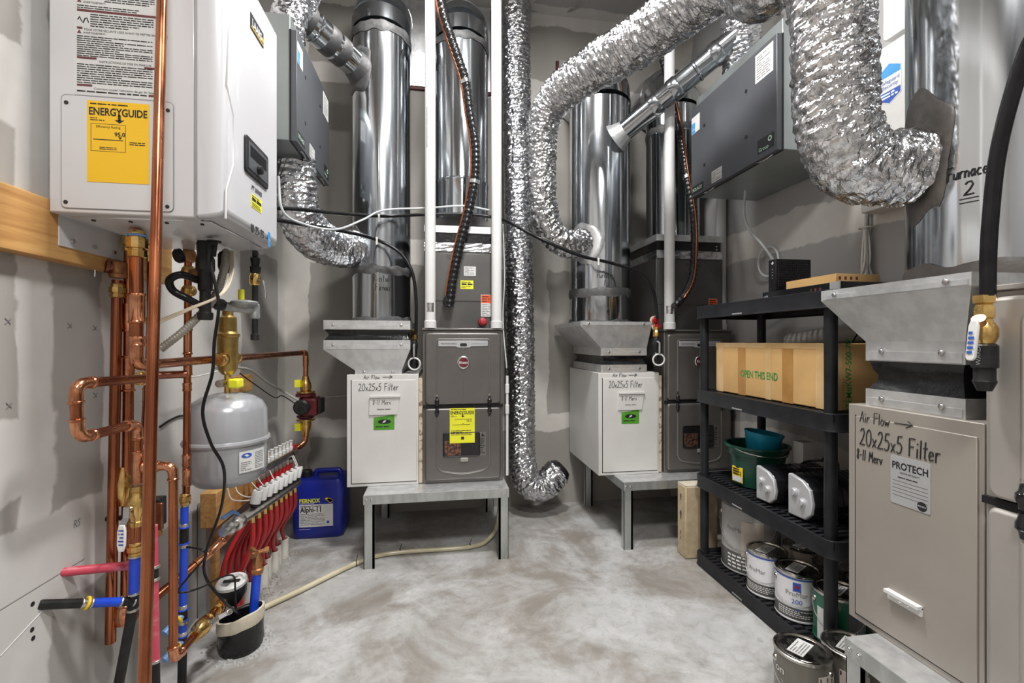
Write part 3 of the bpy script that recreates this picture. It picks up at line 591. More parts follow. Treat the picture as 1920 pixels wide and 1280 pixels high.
def rigid(p0, p1, r, label, collar=True, mast=True):
    t = thing('rigid_pipe', label, 'duct', p0); p0, p1 = V(p0), V(p1); d = (p1-p0).normalized(); L = (p1-p0).length
    B().lathe(p0, d, [(0, r), (L*.3, r), (L*.3+.006, r+.005), (L*.3+.014, r+.005), (L*.3+.02, r), (L, r)], 36).build('pipe', 'galv', t)
    B().lathe(p1-d*.05, d, [(0, r+.002), (.02, r+.008), (.05, r+.02), (.075, r+.035), (.08, r)], 36).build('collar', 'mastic' if mast else 'galv_dull', t)
    for q in (.12, .45, .62): B().lathe(p0+d*L*q, d, [(0, r+.001), (.008, r+.006), (.05, r+.005), (.06, r+.001)], 30).build('tape_wrap', 'mastic' if mast else 'galv', t)
rigid((-.76, 2.5, 2.93), (-.475, 2.83, 2.83), .076, 'short rigid pipe joining the left ventilator to the return duct')
rigid((1.6, 2.25, 2.86), (1.117, 2.738, 2.5), .062, 'slim rigid pipe running under the arching foil duct', mast=False)
# sealant patches where ducts meet
def patch(c, n, r, mt, label, sq=1, seed=0):
    n = V(n).normalized(); x, y, _ = frame(n); c = V(c); rr = []
    for sc, h in ((1, 0), (.97, .006), (.5, .012)):
        rr.append([c+n*h+(x*math.cos(a)+y*math.sin(a)*sq)*r*sc*(1+.25*noise.noise(V((math.cos(a)*1.5+seed, math.sin(a)*1.5, seed)))) for a in [2*PI*k/28 for k in range(28)]])
    return tag(B().loft(rr).build('sealant_patch', mt), label, 'sealant')
def cylpatch(cx, cy, R, ang, z, wd, ht, mt, label, seed):
    C = cylmap(cx, cy, R, ang, z); pol = [(math.cos(a)*wd*(1+.3*noise.noise(V((math.cos(a)*1.6+seed, math.sin(a)*1.6, seed)))), math.sin(a)*ht*(1+.35*noise.noise(V((math.cos(a)*1.6, math.sin(a)*1.6+seed, seed+5))))) for a in [2*PI*k/32 for k in range(32)]]
    rings = [[C(x*q, y*q, h) for x, y in pol] for q, h in ((1, .001), (.97, .005), (.75, .006), (.5, .006), (.25, .006), (.02, .006))]
    return tag(B().loft(rings).build('sealant_patch', mt, ang=60), label, 'sealant')
cylpatch(1.512, 1.03, .19, PI-.27, 1.715, .095, .175, 'mastic_brown', 'dark sealant patch where the arching foil duct enters the big duct', 3)
cylpatch(-.36, 2.94, .176, PI+.75, 2.82, .13, .14, 'mastic', 'dark sealant around the rigid pipe on the left return duct', 4)
cylpatch(-.36, 2.94, .176, PI+.45, 1.76, .12, .13, 'mastic', 'dark sealant where the left foil duct meets the return duct', 6)
cylpatch(1.06, 2.93, .2, PI+.7, 1.83, .125, .13, 'galv_dull', 'metal collar plate where the foil duct leaves the wide return duct', 8)
# ---------------------------------------------------------------- ventilators (ERV)
def erv(P, W, H, D, label, left):
    t = thing('ventilator_unit', label, 'ventilator', P(W/2, 0, -D))
    B().slab(P, rect(0, 0, W, H), -D, -.03).build('casing', 'erv_body', t, bevel=.003)
    B().slab(P, rect(-.002, -.004, W+.002, H-.07), -.03, 0).build('front_panel', 'erv_front', t, bevel=.002)
    B().slab(P, rect(-.004, -.006, W+.004, H-.068), -.032, -.024).build('panel_gasket', 'black_plastic', t, flat=True)
    for x, y in ((.13, .14), (.13, .36), (W-.2, .14), (W-.2, .36)): B().slab(P, circ(x, y, .009, 14), 0, .002).build('screw_hole', 'ink', t, flat=True)
    lb = B().slab(P, rect(.008, .01, .12, .055), 0, .001).build('name_sticker', 'ink', t, flat=True); text(P, .014, .024, 'SOLACE', .0255, 'mint_print', lb, h=.0016, bold=.0004)
    gl = B().slab(P, rect(W-.12, .02, W-.015, .085), 0, .001).build('brand_sticker', 'ink', t, flat=True); text(P, W-.112, .028, 'Group', .024, 'mint_print', gl, h=.0016); B().slab(P, circ(W-.04, .065, .012, 18), .001, .0016).build('ring_mark', 'mint_print', gl, flat=True); B().slab(P, circ(W-.04, .065, .007, 14), .0016, .002).build('ring_centre', 'ink', gl, flat=True)
    pl = B().slab(P, rect(.2, .012, .29, .075), 0, .001).build('data_label', 'paper', t, flat=True); fineprint(P, .205, .016, .285, .07, 6, 'ink_grey', pl, .0014)
    es = B().slab(P, rect(.003, .36, .085, .455), 0, .001).build('energy_star_label', 'paper', t, flat=True); B().slab(P, rect(.005, .362, .04, .42), .001, .0014).build('blue_square', 'star_blue', es, flat=True); text(P, .008, .38, 'energy', .012, 'white_print', es, h=.0018)
    il = B().slab(P, rect(W-.135, .355, W-.02, H-.09), 0, .001).build('instruction_label', 'paper', t, flat=True); fineprint(P, W-.125, .365, W-.03, H-.1, 10, 'ink_grey', il, .0014)
    for x in (.1, W-.14): 
        B().tube([P(x, -.004, -.012), P(x+.03, -.016, -.004), P(x+.07, -.014, -.01), P(x+.09, -.004, -.02)], .004, 6).build('spring_latch', 'steel', t)
    return t
E1 = planemap((-.64, 2.19, 2.11), (0, 1, 0)); E2 = planemap((1.45, 2.46, 2.04), (0, -1, 0))
erv(E1, .6, .57, .36, 'grey ventilator unit on the left wall behind the boiler', True); erv(E2, .68, .575, .42, 'grey ventilator unit high on the right wall', False)
# ---------------------------------------------------------------- boiler on the left wall
BY0, BY1, BX0, BXS, BXF, BZ0, BZ1 = 1.35, 1.79, -1.0, -.655, -.585, 1.535, 2.34
bo = thing('wall_boiler', 'white wall-hung boiler with yellow energy label and dark display', 'boiler', ((BX0+BXF)/2, (BY0+BY1)/2, BZ0))
B().box((BX0, BY0, BZ0), (BXS, BY1, BZ1)).build('casing', 'white_enamel', bo, bevel=.004)
cov = []
for x, iy, iz in ((BXS, 0, 0), (BXS+.03, .002, .004), (BXF-.012, .008, .012), (BXF, .02, .026)):
    cov.append([V((x, BY0+iy, BZ0+iz)), V((x, BY1-iy, BZ0+iz)), V((x, BY1-iy, BZ1-iz)), V((x, BY0+iy, BZ1-iz))])
B().loft(cov).build('front_cover', 'white_cover', bo, bevel=.008)
B().loft([[V((BX0+.02, BY0+.03, BZ0+.001)), V((BXF-.04, BY0+.03, BZ0+.001)), V((BXF-.04, BY1-.03, BZ0+.001)), V((BX0+.02, BY1-.03, BZ0+.001))], [V((BX0+.08, BY0+.1, BZ0-.022)), V((BXF-.11, BY0+.1, BZ0-.022)), V((BXF-.11, BY1-.08, BZ0-.022)), V((BX0+.08, BY1-.08, BZ0-.022))]]).build('bottom_pan', 'white_enamel', bo, bevel=.01)
for k in range(7):
    px_, py_ = BX0+.07+k*.045, BY0+.05+(k % 2)*.012
    B().cyl((px_, py_, BZ0-.008), (px_, py_, BZ0+.002), .005, n=10).build('vent_hole', 'ink', bo)
S = planemap((BX0, BY0, BZ0), (1, 0, 0))              # the side towards the camera
F = planemap((BXF, BY0, BZ0), (0, 1, 0))              # the front
B().slab(S, rect(BXS-BX0-.002, 0, BXS-BX0, BZ1-BZ0), 0, .0006).build('cover_seam', 'ink_grey', bo, flat=True)
def sp(u, v): p = at(u, v, Y=BY0); return p.x-BX0, p.z-BZ0
a = sp(116, 395); b = sp(326, 190); pp = B(); q = rect(a[0], a[1]+.008, b[0], b[1]-.004, .012)
pp.slab(S, q, 0, .0025).build('access_plate', 'white_enamel', bo, bevel=.001)
ap = [S(x, y, .002) for x, y in q]; B().tube(ap+[ap[0]], .0009, 5).build('plate_outline', 'ink_grey', bo)
for u, v in ((126, 193), (125, 379), (316, 208), (315, 388)):
    x, y = sp(u, v); B().slab(S, circ(x, y, .0048, 14), .002, .0045).build('plate_screw', 'ink', bo, flat=True)
a = sp(165, 341); b = sp(281, 197); S2 = planemap(S(0, 0, .0026), (1, 0, 0))
energy(S2, a[0], a[1], b[0]-a[0], b[1]-a[1], 'amber', '95.0', bo, True)
a = sp(140, 177); b = sp(303, -30); wl = B().slab(S, rect(a[0], a[1], b[0], b[1]), 0, .0008).build('instruction_label', 'paper', bo, flat=True); h = .0013
X0, Y0_, WD, HT = a[0], a[1], b[0]-a[0], b[1]-a[1]; ly = lambda v: (sp(200, v)[1])
def bar(x0, x1, v, hh=.0055): B().slab(S, rect(X0+WD*x0, ly(v)-hh/2, X0+WD*x1, ly(v)+hh/2), .0008, h).build('label_bar', 'ink_brown', wl, flat=True)
bar(.03, .99, 24, .006); bar(.03, .09, 57); bar(.93, .99, 66); bar(.03, .25, 112); bar(.8, .99, 122); bar(.03, .2, 163); bar(.85, .99, 174)
text(S, X0+WD*.11, ly(61), 'POUR VOTRE SÉCURITÉ LISEZ AVANT DE METTRE EN MARCHE', .0078, 'ink', wl, h=h, squash=.9); text(S, X0+WD*.28, ly(119), 'INSTRUCTIONS DE MISE EN MARCHE', .0078, 'ink', wl, h=h, squash=.95)
text(S, X0+WD*.22, ly(170), "Comment couper l'admission de gaz de l'appareil", .0078, 'ink', wl, h=h); text(S, X0+WD*.1, ly(67), 'AVERTISSEMENT:', .007, 'ink', wl, h=h); text(S, X0+WD*.1, ly(10), 'AVERTISSEMENT:', .007, 'ink', wl, h=h)
fineprint(S, X0+.006, ly(110), X0+WD-.006, ly(70), 10, 'ink', wl, h, seed=11); fineprint(S, X0+.006, ly(160), X0+WD-.006, ly(122), 9, 'ink', wl, h, seed=12); fineprint(S, X0+WD*.18, ly(54), X0+WD-.006, ly(28), 6, 'ink', wl, h, seed=13)
fineprint(S, X0+.006, ly(21), X0+WD-.006, ly(13), 2, 'ink', wl, h, seed=14); fineprint(S, X0+WD*.34, ly(6), X0+WD-.006, ly(-28), 8, 'ink', wl, h, seed=15); fineprint(S, X0+.006, ly(177), X0+WD*.9, ly(171), 1, 'ink', wl, h, seed=16)
for v in (67, 9): B().slab(S, [(X0+WD*.03, ly(v)), (X0+WD*.08, ly(v)), (X0+WD*.055, ly(v)+.009)], .0008, h).build('warning_triangle', 'ink_brown', wl, flat=True)
B().tube([S(X0+WD*(.04+.02*k), ly(42)+.008*math.sin(k*1.7), h) for k in range(7)], .0012, 5).build('hand_icon', 'ink', wl)
# front details
def fp(u, v): p = at(u, v, X=BXF); return p.y-BY0, p.z-BZ0
rd = [F(*p, .0) for p in [fp(430, -30), fp(425, 160), fp(437, 215), fp(437, 310), fp(424, 355), fp(423, 410)]]
B().tube(rd, .003, 6).build('cover_groove', 'white_enamel', bo)
dsp = [fp(457, 247), fp(459, 320), fp(500, 353), fp(498, 294)]
y0, y1 = dsp[0][0], dsp[2][0]; z0, z1 = (dsp[1][1]+dsp[2][1])/2-.004, (dsp[0][1]+dsp[3][1])/2
dp = B().slab(F, rect(y0, z0, y1, z1, .012), 0, .006).build('display_bezel', 'black_plastic', bo, bevel=.002)
B().slab(F, rect(y0+.018, z0+.016, y1-.014, z1-.014), .006, .0075).build('display_screen', 'erv_front', dp, flat=True); B().slab(F, rect(y0+.03, z0+.055, y1-.025, z1-.022), .0075, .008).build('lcd', 'black_gloss', dp, flat=True); B().lathe(F((y0+y1)/2, z0+.035, .0075), (1, 0, 0), [(0, .014), (.012, .013), (.014, .008)], 20).build('dial', 'black_plastic', dp)
a = fp(469, 51); b = fp(493, 27); bd = B().slab(F, rect(a[0], a[1], b[0], a[1]+.048), 0, .002).build('maker_badge', 'ink', bo, flat=True); text(F, (a[0]+b[0])/2-.004, a[1]+.013, 'LAARS', .033, 'white_print', bd, 'CENTER', bold=.0006, h=.0026, squash=.8); B().slab(F, circ(b[0]-.01, a[1]+.022, .007), .002, .0027).build('flame_mark', 'amber', bd, flat=True); B().slab(F, rect(a[0]+.004, a[1]+.005, b[0]-.004, a[1]+.009), .002, .0026).build('gold_rule', 'amber', bd, flat=True)
a = fp(471, 354); text(F, a[0], a[1], 'FT SERIES', .02, 'ink', bo, bold=.0004, shear=.2, h=.001, fit=.085)
a = fp(471, 387); b = fp(490, 385); ys = B().slab(F, rect(a[0], a[1], b[0], a[1]+.042), 0, .001).build('service_sticker', 'yellow_bright', bo, flat=True); fineprint(F, a[0]+.004, a[1]+.002, b[0]-.004, a[1]+.017, 3, 'ink', ys, .0014); fineprint(F, a[0]+.004, a[1]+.018, b[0]-.004, a[1]+.033, 1, 'ink', ys, .0015, th=.75, fill=1, seed=9); fineprint(F, a[0]+.004, a[1]+.034, b[0]-.004, a[1]+.04, 1, 'ink', ys, .0014)
a = fp(470, 434); hand(F, a[0], a[1], '10-25-23', .026, 'ink', bo, .0012, .001, fit=.105)
a = fp(503, 462); es = B().slab(F, rect(a[0]-.004, a[1]+.0, a[0]+.018, a[1]+.05), 0, .001).build('energy_star_label', 'star_blue', bo, flat=True); text(F, a[0]-.002, a[1]+.022, 'energy', .007, 'white_print', es, h=.0014)
# wall board behind the boiler and mounting bracket
tag(B().box((XL, -1.2, 1.415), (XL+.04, 1.9, 1.57)).build('backing_board', 'wood', bevel=.003), 'long pine board fixed along the left wall behind the boiler', 'board')
br = thing('mounting_bracket', 'white metal mounting bracket below the boiler on the board', 'bracket', (XL+.045, 1.5, 1.47))
B().box((XL+.04, 1.38, 1.455), (XL+.043, 1.72, 1.55)).build('plate', 'white_enamel', br, flat=True)
for yy in (1.42, 1.5, 1.58): B().cyl((XL+.043, yy, 1.475), (XL+.05, yy, 1.475), .006, n=8).build('bolt', 'steel', br)
# ---------------------------------------------------------------- pipework helpers
R1 = .0143
def bead(p, d, r, L, parent, mt='copper_bright', name='coupling'):
    B().lathe(V(p)-V(d).normalized()*L/2, d, [(0, r*1.02), (.001, r*1.2), (.005, r*1.26), (.009, r*1.14), (L-.009, r*1.14), (L-.005, r*1.26), (L-.001, r*1.2), (L, r*1.02)], 20).build(name, mt, parent)
def run(label, pts, r=R1, mt='copper', fit='copper_bright', name='copper_pipe', cat='pipe', coup=(), rad=None):
    pts = [V(p) for p in pts]; t = thing(name, label, cat, min(pts, key=lambda p: p.z)); rad = rad or r*2.6; n = len(pts); ends = [pts[0]]
    for i in range(1, n-1):
        a, b, c = pts[i-1:i+2]; d1 = (a-b).normalized(); d2 = (c-b).normalized(); l = min(rad, (a-b).length*.45, (c-b).length*.45)
        p, q = b+d1*l, b+d2*l; arc = [p*(1-k/8)**2+b*2*(k/8)*(1-k/8)+q*(k/8)**2 for k in range(9)]
        s = r*1.3; full = [p+d1*s]+arc+[q+d2*s]; rr = [r*1.13]*len(full)
        B().tube(full, rr, 18).build('elbow', fit, t)
        for e, dd in ((p+d1*s, d1), (q+d2*s, d2)): B().lathe(e-dd*.007, dd, [(0, r*1.14), (.002, r*1.3), (.007, r*1.3), (.009, r*1.05)], 18).build('press_ring', fit, t)
        B().cyl(ends[-1], p, r, n=18).build('pipe_length', mt, t); ends.append(q)
    B().cyl(ends[-1], pts[-1], r, n=18).build('pipe_length', mt, t)
    for i, f_, L in coup:
        a, b = pts[i], pts[i+1]; bead(a.lerp(b, f_), b-a, r, L, t, fit)
    return t
def union(p, d, r, parent, mt='brass', L=.05, name='brass_union'):
    return B().lathe(V(p)-V(d).normalized()*L/2, d, [(0, r*1.1), (.002, r*1.35), (L*.25, r*1.4), (L*.27, r*1.15), (L*.33, r*1.15), (L*.35, r*1.55), (L*.72, r*1.55), (L*.74, r*1.2), (L*.9, r*1.3), (L, r*1.1)], 10).build(name, mt, parent, ang=20)
def valve(p, d, r, label, lever_dir, lever_len=.1, L=.095, lever='white_print', mt='brass', off=None):
    p, d, ld = V(p), V(d).normalized(), V(lever_dir).normalized(); t = thing('ball_valve', label, 'valve', p)
    B().lathe(p-d*L/2, d, [(0, r*1.25), (L*.12, r*1.4), (L*.14, r*1.2), (L*.22, r*1.3), (L*.3, r*1.75), (L*.5, r*1.9), (L*.7, r*1.75), (L*.78, r*1.3), (L*.86, r*1.2), (L*.88, r*1.4), (L, r*1.25)], 18).build('body', mt, t)
    o = V(off) if off else d.cross(ld).normalized()
    B().cyl(p+o*r*1.6, p+o*(r*1.6+.018), .007, n=10).build('stem', 'steel', t)
    q = p+o*(r*1.6+.016); nrm = ld.cross(o)
    lv = B(); w_ = .009
    lv.loft([[q+nrm*w_-ld*.01, q-nrm*w_-ld*.01, q-nrm*w_-ld*.01+o*.003, q+nrm*w_-ld*.01+o*.003], [q+nrm*w_+ld*.02, q-nrm*w_+ld*.02, q-nrm*w_+ld*.02+o*.003, q+nrm*w_+ld*.02+o*.003], [q+nrm*w_+ld*.04+o*.014, q-nrm*w_+ld*.04+o*.014, q-nrm*w_+ld*.04+o*.017, q+nrm*w_+ld*.04+o*.017]]).build('lever_arm', 'steel', t, flat=True)
    e = q+ld*.036+o*.012; gp = [e+ld*lever_len*k/4 for k in range(5)]
    lvr = B().loft([[g+nrm*wd+o*.0, g-nrm*wd+o*.0, g-nrm*wd+o*.007, g+nrm*wd+o*.007] for g, wd in zip(gp, (.008, .0115, .0115, .0115, .007))]).build('lever_grip', lever, t, bevel=.002)
    return t, e, ld, o, nrm
# tall pipe nearest the camera
run('tall copper pipe nearest the camera crossing the boiler side', [at(271, 1280, Y=1.0)*1.34+at(304, 0, Y=1.27)*-.34, at(304, 0, Y=1.27)+(at(304, 0, Y=1.27)-at(271, 1280, Y=1.0))*.98], .0112)
Yp = 1.58
l1 = run('copper pipe with open lower end closest to the wall', [at(220, 525, Y=Yp), at(207, 1204, Y=Yp)], .014)
union(at(220, 545, Y=Yp), (0, 0, 1), .014, l1, L=.045); p = at(221, 503, Y=Yp)
B().lathe(p-V((0, 0, .03)), (0, 0, 1), [(0, .02), (.01, .024), (.02, .021), (.045, .021), (.05, .018), (.055, .008)], 16).build('relief_body', 'bronze', l1); B().lathe(p, (-.6, -.6, .1), [(0, .014), (.02, .016), (.022, .02), (.03, .02), (.033, .012)], 14).build('side_outlet', 'copper_dark', l1)
B().tube([p+V((-.03, -.03, 0)), p+V((-.042, -.03, -.01)), p+V((-.046, -.026, -.03))], .003, 6).build('test_lever', 'steel', l1)
Yb = 1.605
l2 = run('thick copper pipe dropping from the boiler behind the others', [at(243, 425, Y=Yb), at(241, 700, Y=Yb), at(236, 1140, Y=Yb)], .0142, coup=((0, .62, .09),)); union(at(243, 455, Y=Yb), (0, 0, 1), .0145, l2, L=.06)
B().lathe(at(236, 1150, Y=Yb), (0, 0, 1), [(-.03, .012), (-.025, .03), (0, .036), (.03, .03), (.04, .02)], 16).build('pipe_cap', 'copper_bright', l2)
vv = at(232, 910, Y=Yb); B().lathe(vv-V((0, 0, .06)), (0, 0, 1), [(0, .016), (.015, .02), (.03, .027), (.075, .029), (.1, .022), (.12, .017)], 18).build('check_valve', 'brass', l2)
Yc = 1.43; zH = 1.134; pc = at(256, 660, Y=Yc)
l3 = thing('copper_pipe', 'copper supply run from boiler bending into the air separator', 'pipe', pc)
xs = pc.x; HX = -.79
def seg(a, b, r=R1, m='copper', par=None, nm='pipe_length'): return B().cyl(a, b, r, n=18).build(nm, m, par)
topc = at(256, 432, Y=Yc); c3 = V((xs, Yc, zH))
seg(topc, V((xs, Yc, zH+.05)), .0162, par=l3); union(at(257, 458, Y=Yc), (0, 0, 1), .0165, l3, L=.075); B().torus(at(257, 442, Y=Yc), (0, 0, 1), .0205, .004).build('blue_seal', 'pex_pale', l3)
bead(at(257, 578, Y=Yc), (0, 0, 1), .0168, .085, l3); bead(at(257, 640, Y=Yc), (0, 0, 1), .0165, .03, l3)
el = fillet([V((xs, Yc, zH+.055)), c3, V((xs+.01, Yc+.065, zH))], .05); B().tube(el, .0175, 18).build('elbow', 'copper_bright', l3)
pa, pb = V((xs+.01, Yc+.05, zH)), V((HX, 2.86, zH)); seg(pa, pb, R1, par=l3)
bend = fillet([V((HX, 2.8, zH)), V((HX, 2.87, zH)), V((HX, 2.87, zH-.08))], .04); B().tube(bend, R1*1.15, 16).build('elbow', 'copper_bright', l3); seg(V((HX, 2.87, zH-.07)), V((HX, 2.87, .98)), R1, 'copper_bright', par=l3)
# air separator on the run, tank below
TX, TY = HX, 1.86
sep = thing('air_separator', 'brass air separator above the grey expansion tank', 'separator', (TX, TY, 1.07))
B().lathe((TX, TY, 1.075), (0, 0, 1), [(0, .016), (.01, .026), (.022, .033), (.14, .036), (.146, .041), (.153, .041), (.158, .034), (.162, .031), (.215, .03), (.222, .02), (.225, .019), (.25, .019), (.256, .012), (.258, .001)], 28).build('body', 'brass_matte', sep)
for s in (-1, 1): B().lathe((TX, TY+s*.03, zH), (0, s, 0), [(0, .02), (.01, .026), (.03, .026), (.032, .022), (.05, .021)], 16).build('side_port', 'brass', sep)
tk = thing('expansion_tank', 'silver grey expansion tank hanging below the copper run', 'tank', (TX, TY, .665)); TR = .136
B().lathe((TX, TY, .664), (0, 0, 1), [(0, .01), (.002, .065), (.012, .102), (.035, .125), (.06, .133), (.158, TR), (.16, TR+.006), (.168, TR+.009), (.176, TR+.006), (.178, TR), (.28, .132), (.31, .116), (.33, .085), (.342, .04), (.345, .001)], 56).build('shell', 'tank_steel', tk)
B().cyl((TX, TY, 1.0), (TX, TY, 1.08), .012).build('neck', 'brass', tk); B().box((TX+.012, TY-.03, 1.025), (TX+.05, TY+.02, 1.06)).build('valve_wings', 'yellow_bright', tk, bevel=.006)
B().cyl((TX-.01, TY, 1.045), (TX-.01, TY-.045, 1.045), .014).build('drain_port', 'nickel', tk)
Tc = cylmap(TX, TY, TR+.001, math.atan2(-TY, -TX)+.62, .73); lb = B()
lb.loft([[Tc(-.05, 0, 0), Tc(-.05, 0, .002), Tc(-.05, .075, .002), Tc(-.05, .075, 0)]]+[[Tc(-.05+.1*k/8, .0+.0*k, 0), Tc(-.05+.1*k/8, .0, .002), Tc(-.05+.1*k/8, .075, .002), Tc(-.05+.1*k/8, .075, 0)] for k in range(1, 9)]); lbo = lb.build('tank_label', 'paper', tk, ang=60)
fineprint(Tc, -.045, .006, -.005, .04, 5, 'ink_grey', lbo, .0026); fineprint(Tc, .005, .006, .045, .068, 10, 'ink_grey', lbo, .0026, seed=5); B().slab(Tc, circ(-.025, .06, .018, 16, .009), .002, .0026).build('maker_mark', 'ink_blue', lbo, flat=True)
# vertical pipe behind the run, turning to blue tube
Yd = 1.715; D4 = lambda v, u=None: at(352 if u is None else u, v, Y=Yd)
l4 = run('slim copper riser behind the tall pipe with blue tube below', [at(353, 430, Y=Yd), at(352, 640, Y=Yd), at(349, 935, Y=Yd)], .0112)
bead(at(352, 690, Y=Yd), (0, 0, 1), .0115, .05, l4); bead(at(351, 725, Y=Yd), (0, 0, 1), .0115, .03, l4); bead(at(350, 862, Y=Yd), (0, 0, 1), .0115, .04, l4); bead(at(350, 895, Y=Yd), (0, 0, 1), .0115, .06, l4)
for v, L in ((455, .035), (480, .045), (510, .04), (545, .035)): B().lathe(at(354, v, Y=Yd), (0, 0, 1), [(-L/2, .014), (-L/3, .021), (0, .024), (L/3, .02), (L/2, .015)], 10).build('brass_fitting', 'bronze' if v < 500 else 'brass', l4)
union(at(347, 935, Y=Yd), (0, 0, 1), .0115, l4, L=.04)
def pexv(label, u0, v0, u1, v1, Y, segs, r=.0118):
    a, b = at(u0, v0, Y=Y), at(u1, v1, Y=Y); t = thing('pex_pipe', label, 'pipe', b); d = (b-a).normalized()
    f_ = lambda v: a.lerp(b, (v-v0)/(v1-v0))
    for s0, s1, m in segs:
        B().cyl(f_(s0), f_(s1), r*(1.0 if m.startswith('pex') else 1.12), n=18).build('tube_length' if m.startswith('pex') else 'plastic_tee', m, t)
        if m.startswith('pex'):
            for e in (s0, s1): B().lathe(f_(e)-d*.008, d, [(0, r*1.03), (.001, r*1.15), (.015, r*1.15), (.016, r*1.03)], 18).build('crimp_ring', 'nickel', t); 
        else:
            for e in (s0, s1): B().torus(f_(e), d, r*1.15, .003).build('collar', 'pex_blue', t)
    return t, f_
t4, f4 = pexv('blue plastic tube with black tees beside the right copper drop', 346, 940, 341, 1290, Yd, [(945, 985, 'pex_blue'), (988, 1018, 'black_plastic'), (1022, 1138, 'pex_blue'), (1142, 1162, 'black_plastic'), (1165, 1188, 'pex_blue'), (1192, 1290, 'black_plastic')])
for v in (1152, 1200):
    p = f4(v); d = V((-.25, -.6, -.25)).normalized(); B().cyl(p, p+d*.07, .012).build('branch_tube', 'pex_pale', t4); B().torus(p+d*.02, d, .014, .005).build('yellow_ring', 'yellow', t4)
# U-shaped loop and valve stack
LX = -.9
ul = [at(275, 709, X=LX+.02), at(141, 719, X=LX), at(146, 822, X=LX), at(258, 793, X=LX), at(258, 900, X=LX)]
u1 = run('U shaped copper loop reaching towards the camera left of the tall pipe', ul, .0128); union(at(266, 709, X=LX), (0, 1, 0), .0145, u1, L=.035)
st = at(258, 875, X=LX); Ys = st.y
bead(st, (0, 0, 1), .0135, .1, u1, name='tee'); bead(st+V((.035, 0, 0)), (1, 0, 0), .0145, .04, u1, name='tee_branch')
vx, ve, vl, vo, vn = valve(at(257, 948, Y=Ys), (0, 0, 1), .0135, 'brass ball valve with hanging white lever', (0, -.05, -1), .075, .12, off=(-.12, -1, 0))
lm = planemap(ve+vo*.0073, tuple(vn), tuple(vl)); fineprint(lambda x, y, h=0: ve+vo*(.0075+h)+vn*x+vl*y, -.008, .01, .008, .06, 5, 'ink_blue', vx, .0004)
sg = run('copper stub between the brass valve and blue tube', [at(256, 980, Y=Ys), at(254, 1030, Y=Ys)], .013); union(at(254, 1028, Y=Ys), (0, 0, 1), .013, sg, L=.04)
ts, fs = pexv('blue and black tube below the brass valve with lever', 253, 1036, 226, 1290, Ys, [], .0165)
q = [at(253, 1042, Y=Ys), at(251, 1112, Y=Ys), at(249, 1142, Y=Ys), at(222, 1285, Y=Ys)]
for a, b, m, nm in ((q[0], q[1], 'pex_blue', 'tube_length'), (q[1], q[2], 'black_plastic', 'plastic_tee'), (q[2], q[3], 'iron_black', 'black_tube')): B().cyl(a, b, .0132, n=18).build(nm, m, ts)
for p in (q[0], q[1], q[2]): B().torus(p, (0, 0, 1), .0138, .004).build('crimp_ring', 'nickel', ts)
# branches into the wall
def branch(label, pts_m, r=.012, hole=True):
    t = thing('wall_branch', label, 'pipe', pts_m[0][0])
    for (a, m), (b, _) in zip(pts_m, pts_m[1:]):
        B().cyl(a, b, r, n=16).build('tube_length', m, t); B().torus(b, V(b)-V(a), r*1.05, .003).build('crimp_ring', 'nickel', t)
    return t
tw = q[1].lerp(q[2], .5); wp = at(80, 1133, X=XL); ln = lambda f_: wp.lerp(tw, f_)
bt = branch('black and blue tube entering the left wall low down', [(ln(-.05), 'iron_black'), (ln(.4), 'nickel'), (ln(.5), 'pex_blue'), (ln(.84), 'black_plastic'), (ln(1), 'nickel')], .0125); B().torus(ln(.46), tw-wp, .014, .004).build('yellow_ring', 'yellow', bt)
wr = at(112, 1073, X=XL); branch('pink red tube entering the left wall above the black one', [(wr+V((-.02, 0, 0)), 'pex_pink'), (at(262, 1058, Y=Ys+.04), 'pex_pink')], .0125)
pr, fr_ = pexv('pink red tube standing behind the tall copper pipe', 287, 985, 292, 1290, 1.42, [], .0125)
for a, b, m in ((985, 1062, 'pex_pink'), (1062, 1085, 'black_plastic'), (1085, 1238, 'pex_pink'), (1238, 1290, 'black_plastic')): B().cyl(fr_(a), fr_(b), .0108, n=16).build('tube_length', m, pr)
for v in (1062, 1085, 1238): B().torus(fr_(v), (0, 0, 1), .0115, .004).build('crimp_ring', 'nickel', pr)
# copper drop to the floor run
P6 = [st+V((.035, 0, 0)), at(325, 885, Y=Ys), at(321, 1240, Y=Ys), V((-.785, 1.84, .235))]
P6[1].z = st.z; P6[2].x = P6[1].x; P6[3].x = P6[1].x-.005; P6[3].z = P6[2].z
l6 = run('copper drop that turns at the bottom along the floor', P6, .012); 
valve(P6[2]+V((0, .17, 0)), (0, 1, 0), .0148, 'brass valve on the low copper run near the floor', (.4, .6, 0), .02, .11, 'steel', off=(.8, 0, .4)); union(P6[2]+V((0, .29, 0)), (0, 1, 0), .0148, l6, L=.05)
l5 = run('copper riser half hidden behind the tall pipe', [at(283, 440, Y=1.66), at(283, 620, Y=1.66), at(268, 870, Y=1.66)], .011); union(at(283, 475, Y=1.66), (0, 0, 1), .0113, l5, L=.06); bead(at(276, 740, Y=1.66), (0, 0, 1), .0113, .05, l5); bead(at(271, 850, Y=1.66), (0, 0, 1), .0113, .07, l5)
lo = run('low copper pipe rising along the wall to the manifold', [at(285, 1125, Y=1.75), at(395, 1035, Y=1.9), at(446, 984, Y=1.98)], .0145); bead(at(405, 1025, Y=1.91), at(446, 984, Y=1.98)-at(395, 1035, Y=1.9), .0145, .06, lo)
